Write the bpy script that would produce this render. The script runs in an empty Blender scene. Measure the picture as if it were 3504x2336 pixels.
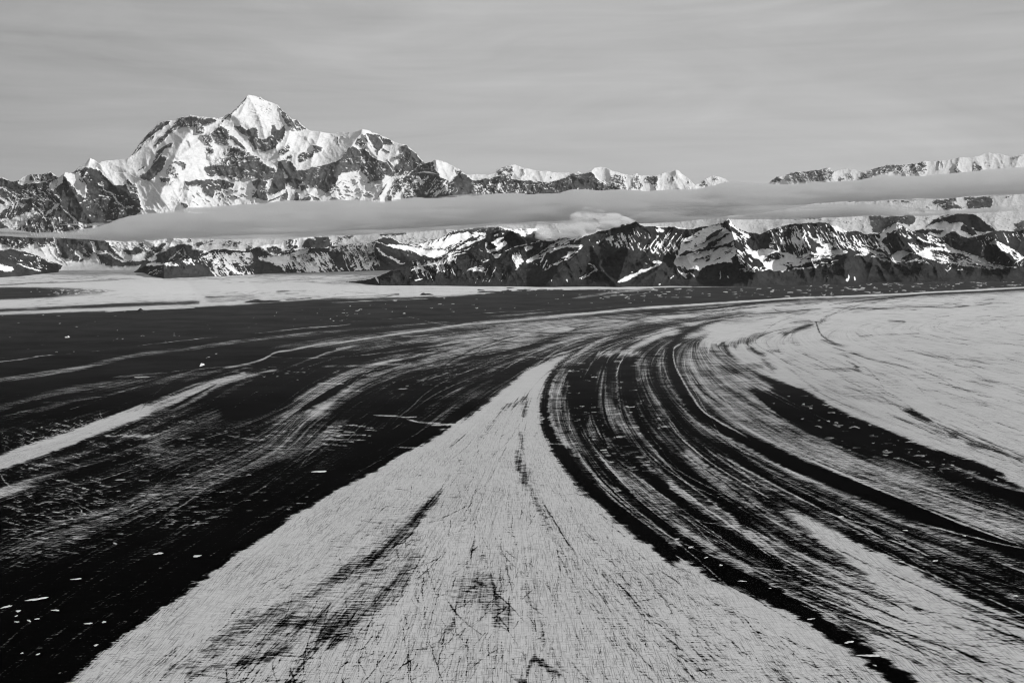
import bpy, math, random
import numpy as np
R = math.radians
# ------------------------------------------------------------------ camera, sky, sun, exposure (units: metres)
sc = bpy.context.scene
CAM_H, FOC, HZ = 600.0, 3757.0, 834.0
PITCH = math.atan((1168.0 - HZ) / FOC)
cam_d = bpy.data.cameras.new('camera'); cam = bpy.data.objects.new('camera', cam_d)
sc.collection.objects.link(cam); sc.camera = cam
cam.location = (0, 0, CAM_H); cam.rotation_euler = (R(90) - PITCH, 0, 0)
cam_d.sensor_width = 36.0; cam_d.lens = 36.0 * FOC / 3504.0
cam_d.clip_start = 5.0; cam_d.clip_end = 400000.0

SUN_EL, SUN_AZ = R(29.0), R(110.0)         # azimuth clockwise from the view axis: right and a little behind the viewer
sun_dir = np.array([math.cos(SUN_EL) * math.sin(SUN_AZ), math.cos(SUN_EL) * math.cos(SUN_AZ), math.sin(SUN_EL)])
sun_d = bpy.data.lights.new('sun', 'SUN'); sun = bpy.data.objects.new('sun', sun_d)
sc.collection.objects.link(sun)
sun_d.energy = 3.9; sun_d.angle = R(0.5); sun_d.color = (1, 1, 1)     # the photograph is black and white
from mathutils import Vector
sun.rotation_euler = Vector(-sun_dir).to_track_quat('-Z', 'Y').to_euler()

class NT:
    """small node-tree writer"""
    def __init__(s, tree): s.t = tree; s.n = tree.nodes; s.l = tree.links
    def put(s, sock, v):
        if v is None: return
        if isinstance(v, bpy.types.NodeSocket): s.l.new(v, sock)
        else: sock.default_value = v
    def node(s, kind, ins=None, **kw):
        n = s.n.new(kind)
        for k, v in kw.items(): setattr(n, k, v)
        for k, v in (ins or {}).items(): s.put(n.inputs[k], v)
        return n
    def m(s, op, a, b=None, c=None, clamp=False):
        n = s.node('ShaderNodeMath', operation=op, use_clamp=clamp)
        s.put(n.inputs[0], a)
        if b is not None: s.put(n.inputs[1], b)
        if c is not None: s.put(n.inputs[2], c)
        return n.outputs[0]
    def mix(s, f, a, b):
        n = s.node('ShaderNodeMix', data_type='FLOAT'); s.put(n.inputs[0], f); s.put(n.inputs[2], a); s.put(n.inputs[3], b)
        return n.outputs[0]
    def step(s, v, lo, hi, a=0.0, b=1.0):
        n = s.node('ShaderNodeMapRange', interpolation_type='SMOOTHSTEP')
        for i, x in enumerate((v, lo, hi, a, b)): s.put(n.inputs[i], x)
        return n.outputs[0]
    def attr(s, name): return s.node('ShaderNodeAttribute', attribute_name=name).outputs['Fac']
    def xyz(s, x, y, z=0.0):
        n = s.node('ShaderNodeCombineXYZ'); s.put(n.inputs[0], x); s.put(n.inputs[1], y); s.put(n.inputs[2], z); return n.outputs[0]
    def mul(s, v, k, rot=None):
        n = s.node('ShaderNodeMapping'); s.put(n.inputs['Vector'], v); n.inputs['Scale'].default_value = k
        if rot: n.inputs['Rotation'].default_value = rot
        return n.outputs[0]
    def noise(s, v, scale=1.0, detail=4.0, rough=.55, dist=0.0, seed=0.0):
        n = s.node('ShaderNodeTexNoise', {'Scale': scale, 'Detail': detail, 'Roughness': rough, 'Distortion': dist})
        if seed:
            a = s.node('ShaderNodeVectorMath', operation='ADD'); s.put(a.inputs[0], v); a.inputs[1].default_value = (seed, seed * 1.7, seed * .6); v = a.outputs[0]
        s.put(n.inputs['Vector'], v); return n.outputs['Fac']
    def crack(s, v, scale=1.0, seed=0.0):
        n = s.node('ShaderNodeTexVoronoi', {'Scale': scale}, feature='DISTANCE_TO_EDGE', voronoi_dimensions='2D')
        s.put(n.inputs['Vector'], v); return n.outputs['Distance']

world = bpy.data.worlds.new('World'); sc.world = world; world.use_nodes = True
w = NT(world.node_tree); w.n.clear()
sky = w.node('ShaderNodeTexSky', sky_type='NISHITA', sun_disc=False)
sky.sun_elevation = SUN_EL; sky.sun_rotation = SUN_AZ; sky.altitude = 600; sky.dust_density = 2.0
grey = w.node('ShaderNodeRGBToBW', {'Color': sky.outputs['Color']}).outputs[0]
gdir = w.node('ShaderNodeTexCoord').outputs['Generated']
sp = w.node('ShaderNodeSeparateXYZ', {'Vector': gdir})
# thin high cloud: long flat veils across the whole sky
n1 = w.noise(w.mul(gdir, (2.0, 2.0, 10.0), (R(3), 0, 0)), 2.2, 6, .58, 1.2)
n2 = w.noise(w.mul(gdir, (3.0, 3.0, 60.0), (R(-4), R(2), 0)), 1.3, 5, .55, .4, seed=7)
n3 = w.noise(gdir, 1.7, 2, .5, seed=3)
veil = w.m('ADD', w.m('ADD', w.m('MULTIPLY', w.m('SUBTRACT', n1, .5), 2.2), w.m('MULTIPLY', w.m('SUBTRACT', n2, .5), 1.5)),
           w.m('MULTIPLY', w.m('SUBTRACT', n3, .5), 1.8))
right = w.m('ADD', w.step(sp.outputs[0], -.5, .0, -1.7, 0.0), w.step(sp.outputs[0], .1, .5, 0.0, -.25))          # thinner veil away from the sun
veil = w.m('ADD', w.m('ADD', veil, right), 5.15)
col = w.mix(.85, w.m('MULTIPLY', grey, .9), veil)
bg = w.node('ShaderNodeBackground', {'Strength': 0.1})
w.l.new(col, bg.inputs['Color'])
out = w.node('ShaderNodeOutputWorld'); w.l.new(bg.outputs[0], out.inputs['Surface'])

sc.view_settings.view_transform = 'Standard'; sc.view_settings.look = 'None'
sc.view_settings.exposure = 0.0; sc.view_settings.gamma = 1.0; sc.view_settings.use_curve_mapping = False
sc.cycles.max_bounces = 4; sc.cycles.diffuse_bounces = 2; sc.cycles.transparent_max_bounces = 12
sc.cycles.filter_width = 1.1
import numpy as np
# ------------------------------------------------------------------ tracing helpers
# Shapes are surveyed in one common plan (sx, sy) and turned into points of the place below.
FR = {'P': (0, 0, 0.67123), 'S': (0, 0, 1.0), 'A': (0, 300, 3.0), 'B': (700, 300, 3.0), 'C': (1400, 500, 3.0),
      'D': (2060, 500, 3.0), 'E': (2720, 500, 3.0), 'F': (0, 560, 3.0), 'G': (700, 560, 3.0),
      'H': (0, 900, 1.96), 'I': (1100, 900, 1.96), 'J': (2300, 900, 1.9535),
      'K': (0, 1536, 1.96), 'L': (1100, 1536, 1.96), 'M': (2300, 1536, 1.9535)}

def pts(tokens, fr):
    out, x = [], None
    for t in tokens:
        if t[0] == '@':
            fr = t[1:]; continue
        v = float(t)
        if x is None: x = v
        else:
            x0, y0, k = FR[fr]
            out.append((x0 + x / k, y0 + v / k)); x = None
    return np.array(out), fr

def curve(p, n=8):
    if len(p) < 3: 
        t = np.linspace(0, 1, n)[:, None]; return p[0] * (1 - t) + p[-1] * t
    q = np.vstack([2 * p[0] - p[1], p, 2 * p[-1] - p[-2]])
    out = []
    for i in range(1, len(q) - 2):
        a, b, c, d = q[i - 1], q[i], q[i + 1], q[i + 2]
        t = np.linspace(0, 1, n, endpoint=False)[:, None]
        out.append(.5 * (2 * b + (c - a) * t + (2 * a - 5 * b + 4 * c - d) * t * t + (3 * b - a - 3 * c + d) * t ** 3))
    out.append(p[-1:]); return np.vstack(out)

class Sheet:
    def __init__(s, x0, y0, x1, y1, step):
        s.x0, s.y0, s.st = x0, y0, step
        s.w, s.h = int((x1 - x0) / step) + 1, int((y1 - y0) / step) + 1
        s.X = (x0 + np.arange(s.w) * step).astype(np.float32)
        s.Y = (y0 + np.arange(s.h) * step).astype(np.float32)
        s.T = np.zeros((s.h, s.w), np.float32)
    def box(s, p, m):
        i0 = max(0, int((p[:, 0].min() - m - s.x0) / s.st)); i1 = min(s.w, int((p[:, 0].max() + m - s.x0) / s.st) + 2)
        j0 = max(0, int((p[:, 1].min() - m - s.y0) / s.st)); j1 = min(s.h, int((p[:, 1].max() + m - s.y0) / s.st) + 2)
        if i0 >= i1 or j0 >= j1: return None
        return i0, i1, j0, j1
    def dist(s, p, wa=None):
        """signed-to-width distance field of a polyline: list of (box, dist, side, width)"""
        for k in range(len(p) - 1):
            a, b = p[k], p[k + 1]
            yield k, a, b
    def stroke(s, p, w0, w1, tone, op=1.0, soft=2.0, flat=1.0):
        c = curve(p); n = len(c)
        tt = np.linspace(0, 1, n); ws = np.linspace(w0, w1, n) * .5 * np.clip(np.minimum(tt, 1 - tt) / .12 + .12, .12, 1) ** .6
        m = max(w0, w1) * .5 + soft * 2 + s.st
        bb = s.box(c, m)
        if bb is None: return
        i0, i1, j0, j1 = bb
        A = np.full((j1 - j0, i1 - i0), -1e9, np.float32)
        for k in range(n - 1):
            a, b = c[k], c[k + 1]
            sb = s.box(np.array([a, b]), m)
            if sb is None: continue
            x = s.X[None, sb[0]:sb[1]]; y = s.Y[sb[2]:sb[3], None]
            dx, dy = b[0] - a[0], b[1] - a[1]; L = dx * dx + dy * dy + 1e-6
            t = np.clip(((x - a[0]) * dx + (y - a[1]) * dy) / L, 0, 1)
            d = np.hypot(x - a[0] - t * dx, (y - a[1] - t * dy) / flat)
            v = (ws[k] + (ws[k + 1] - ws[k]) * t) - d
            sub = A[sb[2] - j0:sb[3] - j0, sb[0] - i0:sb[1] - i0]
            np.maximum(sub, v, out=sub)
        a_ = np.clip(A / (2 * soft) + .5, 0, 1); a_ = a_ * a_ * (3 - 2 * a_) * op
        R = s.T[j0:j1, i0:i1]; R += (tone - R) * a_
    def poly(s, p, tone, op=1.0, soft=3.0):
        m = soft * 2 + s.st; bb = s.box(p, m)
        if bb is None: return
        i0, i1, j0, j1 = bb
        x = s.X[None, i0:i1]; y = s.Y[j0:j1, None]
        ins = np.zeros((j1 - j0, i1 - i0), bool); D = np.full(ins.shape, 1e9, np.float32)
        for k in range(len(p)):
            a, b = p[k], p[(k + 1) % len(p)]
            if a[1] != b[1]:
                c = (a[1] > y) != (b[1] > y)
                xi = (b[0] - a[0]) * (y - a[1]) / (b[1] - a[1]) + a[0]
                ins ^= c & (x < xi)
            dx, dy = b[0] - a[0], b[1] - a[1]; L = dx * dx + dy * dy + 1e-6
            t = np.clip(((x - a[0]) * dx + (y - a[1]) * dy) / L, 0, 1)
            D = np.minimum(D, np.hypot(x - a[0] - t * dx, y - a[1] - t * dy))
        v = np.where(ins, D, -D)
        a_ = np.clip(v / (2 * soft) + .5, 0, 1); a_ = a_ * a_ * (3 - 2 * a_) * op
        R = s.T[j0:j1, i0:i1]; R += (tone - R) * a_
    def run(s, text, fr='P', seed=1, part='all', thin=8.0):
        """part 'big': only broad shapes; 'line': only thin ones (broad ones wipe them); 'mask': where the thin ones are"""
        rs = np.random.RandomState(seed)
        val = dict(all=lambda b, t: t, big=lambda b, t: t if b else None, line=lambda b, t: 0. if b else t, mask=lambda b, t: 0. if b else 1.)[part]
        for line in text.strip().splitlines():
            line = line.split('#')[0].split()
            if not line: continue
            if line[0][0] == '@' and len(line) == 1:
                fr = line[0][1:]; continue
            c = line[0]
            if c == 's':      # s tone w0 w1 op soft pts
                tone, w0, w1, op, soft = map(float, line[1:6]); p, fr2 = pts(line[6:], fr)
                
                tv = val(max(w0, w1) >= thin, tone)
                if tv is not None: s.stroke(p, w0, w1, tv, op, soft)
            elif c == 'p':    # p tone op soft pts
                tone, op, soft = map(float, line[1:4]); p, fr2 = pts(line[4:], fr)
                
                tv = val(True, tone)
                if tv is not None: s.poly(p, tv, op, soft)
            elif c == 'k':    # k tone n len width slope polygon: many short dashes inside a polygon
                tone, n, ln, wd, sl = map(float, line[1:6]); p, fr2 = pts(line[6:], fr)
                lo, hi = p.min(0), p.max(0); got = 0; tries = 0
                while got < n and tries < n * 20:
                    tries += 1
                    q = lo + rs.rand(2) * (hi - lo)
                    ins = False
                    for k in range(len(p)):
                        a, b = p[k], p[(k + 1) % len(p)]
                        if (a[1] > q[1]) != (b[1] > q[1]) and q[0] < (b[0] - a[0]) * (q[1] - a[1]) / (b[1] - a[1]) + a[0]: ins = not ins
                    if not ins: continue
                    got += 1
                    L = ln * (.35 + rs.rand() ** 2 * 1.6); a = sl + rs.randn() * .06
                    w = wd * (.5 + rs.rand())
                    mid = q + np.array([L * .5, L * a * .5 + rs.randn() * w * .5])
                    o_ = .5 + .5 * rs.rand(); tv = val(False, tone)
                    if tv is not None: s.stroke(np.array([q, mid, q + np.array([L, L * a])]), w * .6, w * 1.15, tv, o_, 1.0)
    def blur(s, rx, ry, k):
        """mix in a soft copy so that edges can be broken up by noise"""
        A = s.T
        for _ in range(2):
            for ax, r in ((1, int(rx / s.st)), (0, int(ry / s.st))):
                if r < 1: continue
                P = np.pad(A, [(r + 1, r) if a == ax else (0, 0) for a in (0, 1)], mode='edge').cumsum(ax, dtype=np.float64)
                A = ((P[:, 2 * r + 1:] - P[:, :-2 * r - 1]) if ax == 1 else (P[2 * r + 1:] - P[:-2 * r - 1])) / (2 * r + 1)
        s.T = (s.T * (1 - k) + A * k).astype(np.float32)
    def sample(s, X, Y):
        fx = np.clip((X - s.x0) / s.st, 0, s.w - 1.001); fy = np.clip((Y - s.y0) / s.st, 0, s.h - 1.001)
        i = fx.astype(int); j = fy.astype(int); u = fx - i; v = fy - j
        T = s.T
        return (T[j, i] * (1 - u) + T[j, i + 1] * u) * (1 - v) + (T[j + 1, i] * (1 - u) + T[j + 1, i + 1] * u) * v

class Layered:
    """broad shapes with soft edges plus crisp thin lines over them"""
    def __init__(s, text, args, blur, seed=1, thin=8.0):
        s.b, s.l, s.m = Sheet(*args), Sheet(*args), Sheet(*args)
        s.b.run(text, seed=seed, part='big', thin=thin); s.l.run(text, seed=seed, part='line', thin=thin); s.m.run(text, seed=seed, part='mask', thin=thin)
        s.b.blur(*blur)
    def sample(s, X, Y, X2=None, Y2=None):
        if X2 is None: X2, Y2 = X, Y
        a = s.m.sample(X2, Y2)
        return s.b.sample(X, Y) * (1 - a) + s.l.sample(X2, Y2)

def vnoise(x, y, seed=0):
    """smooth lattice noise in 0..1"""
    tab = np.random.RandomState(seed).rand(256, 256).astype(np.float32)
    i = np.floor(x).astype(np.int64); j = np.floor(y).astype(np.int64)
    u = x - i; v = y - j; u = u * u * (3 - 2 * u); v = v * v * (3 - 2 * v)
    i &= 255; j &= 255; i1 = (i + 1) & 255; j1 = (j + 1) & 255
    return (tab[j, i] * (1 - u) + tab[j, i1] * u) * (1 - v) + (tab[j1, i] * (1 - u) + tab[j1, i1] * u) * v

def fbm(x, y, o=5, seed=0, gain=.5):
    a, s, t = 1.0, 0, 0
    for k in range(o):
        s = s + a * vnoise(x * 2 ** k + 17.3 * k, y * 2 ** k + 9.1 * k, seed + k); t += a; a *= gain
    return s / t

def ridged(x, y, o=5, seed=0, gain=.5):
    a, s, t, w = 1.0, 0, 0, 1.0
    for k in range(o):
        n = 1 - np.abs(2 * vnoise(x * 2.03 ** k + 31.7 * k, y * 2.03 ** k + 5.3 * k, seed + k) - 1); n = n * n
        s = s + a * n * w; t += a; w = np.clip(n * 1.6, 0, 1); a *= gain
    return s / t
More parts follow.
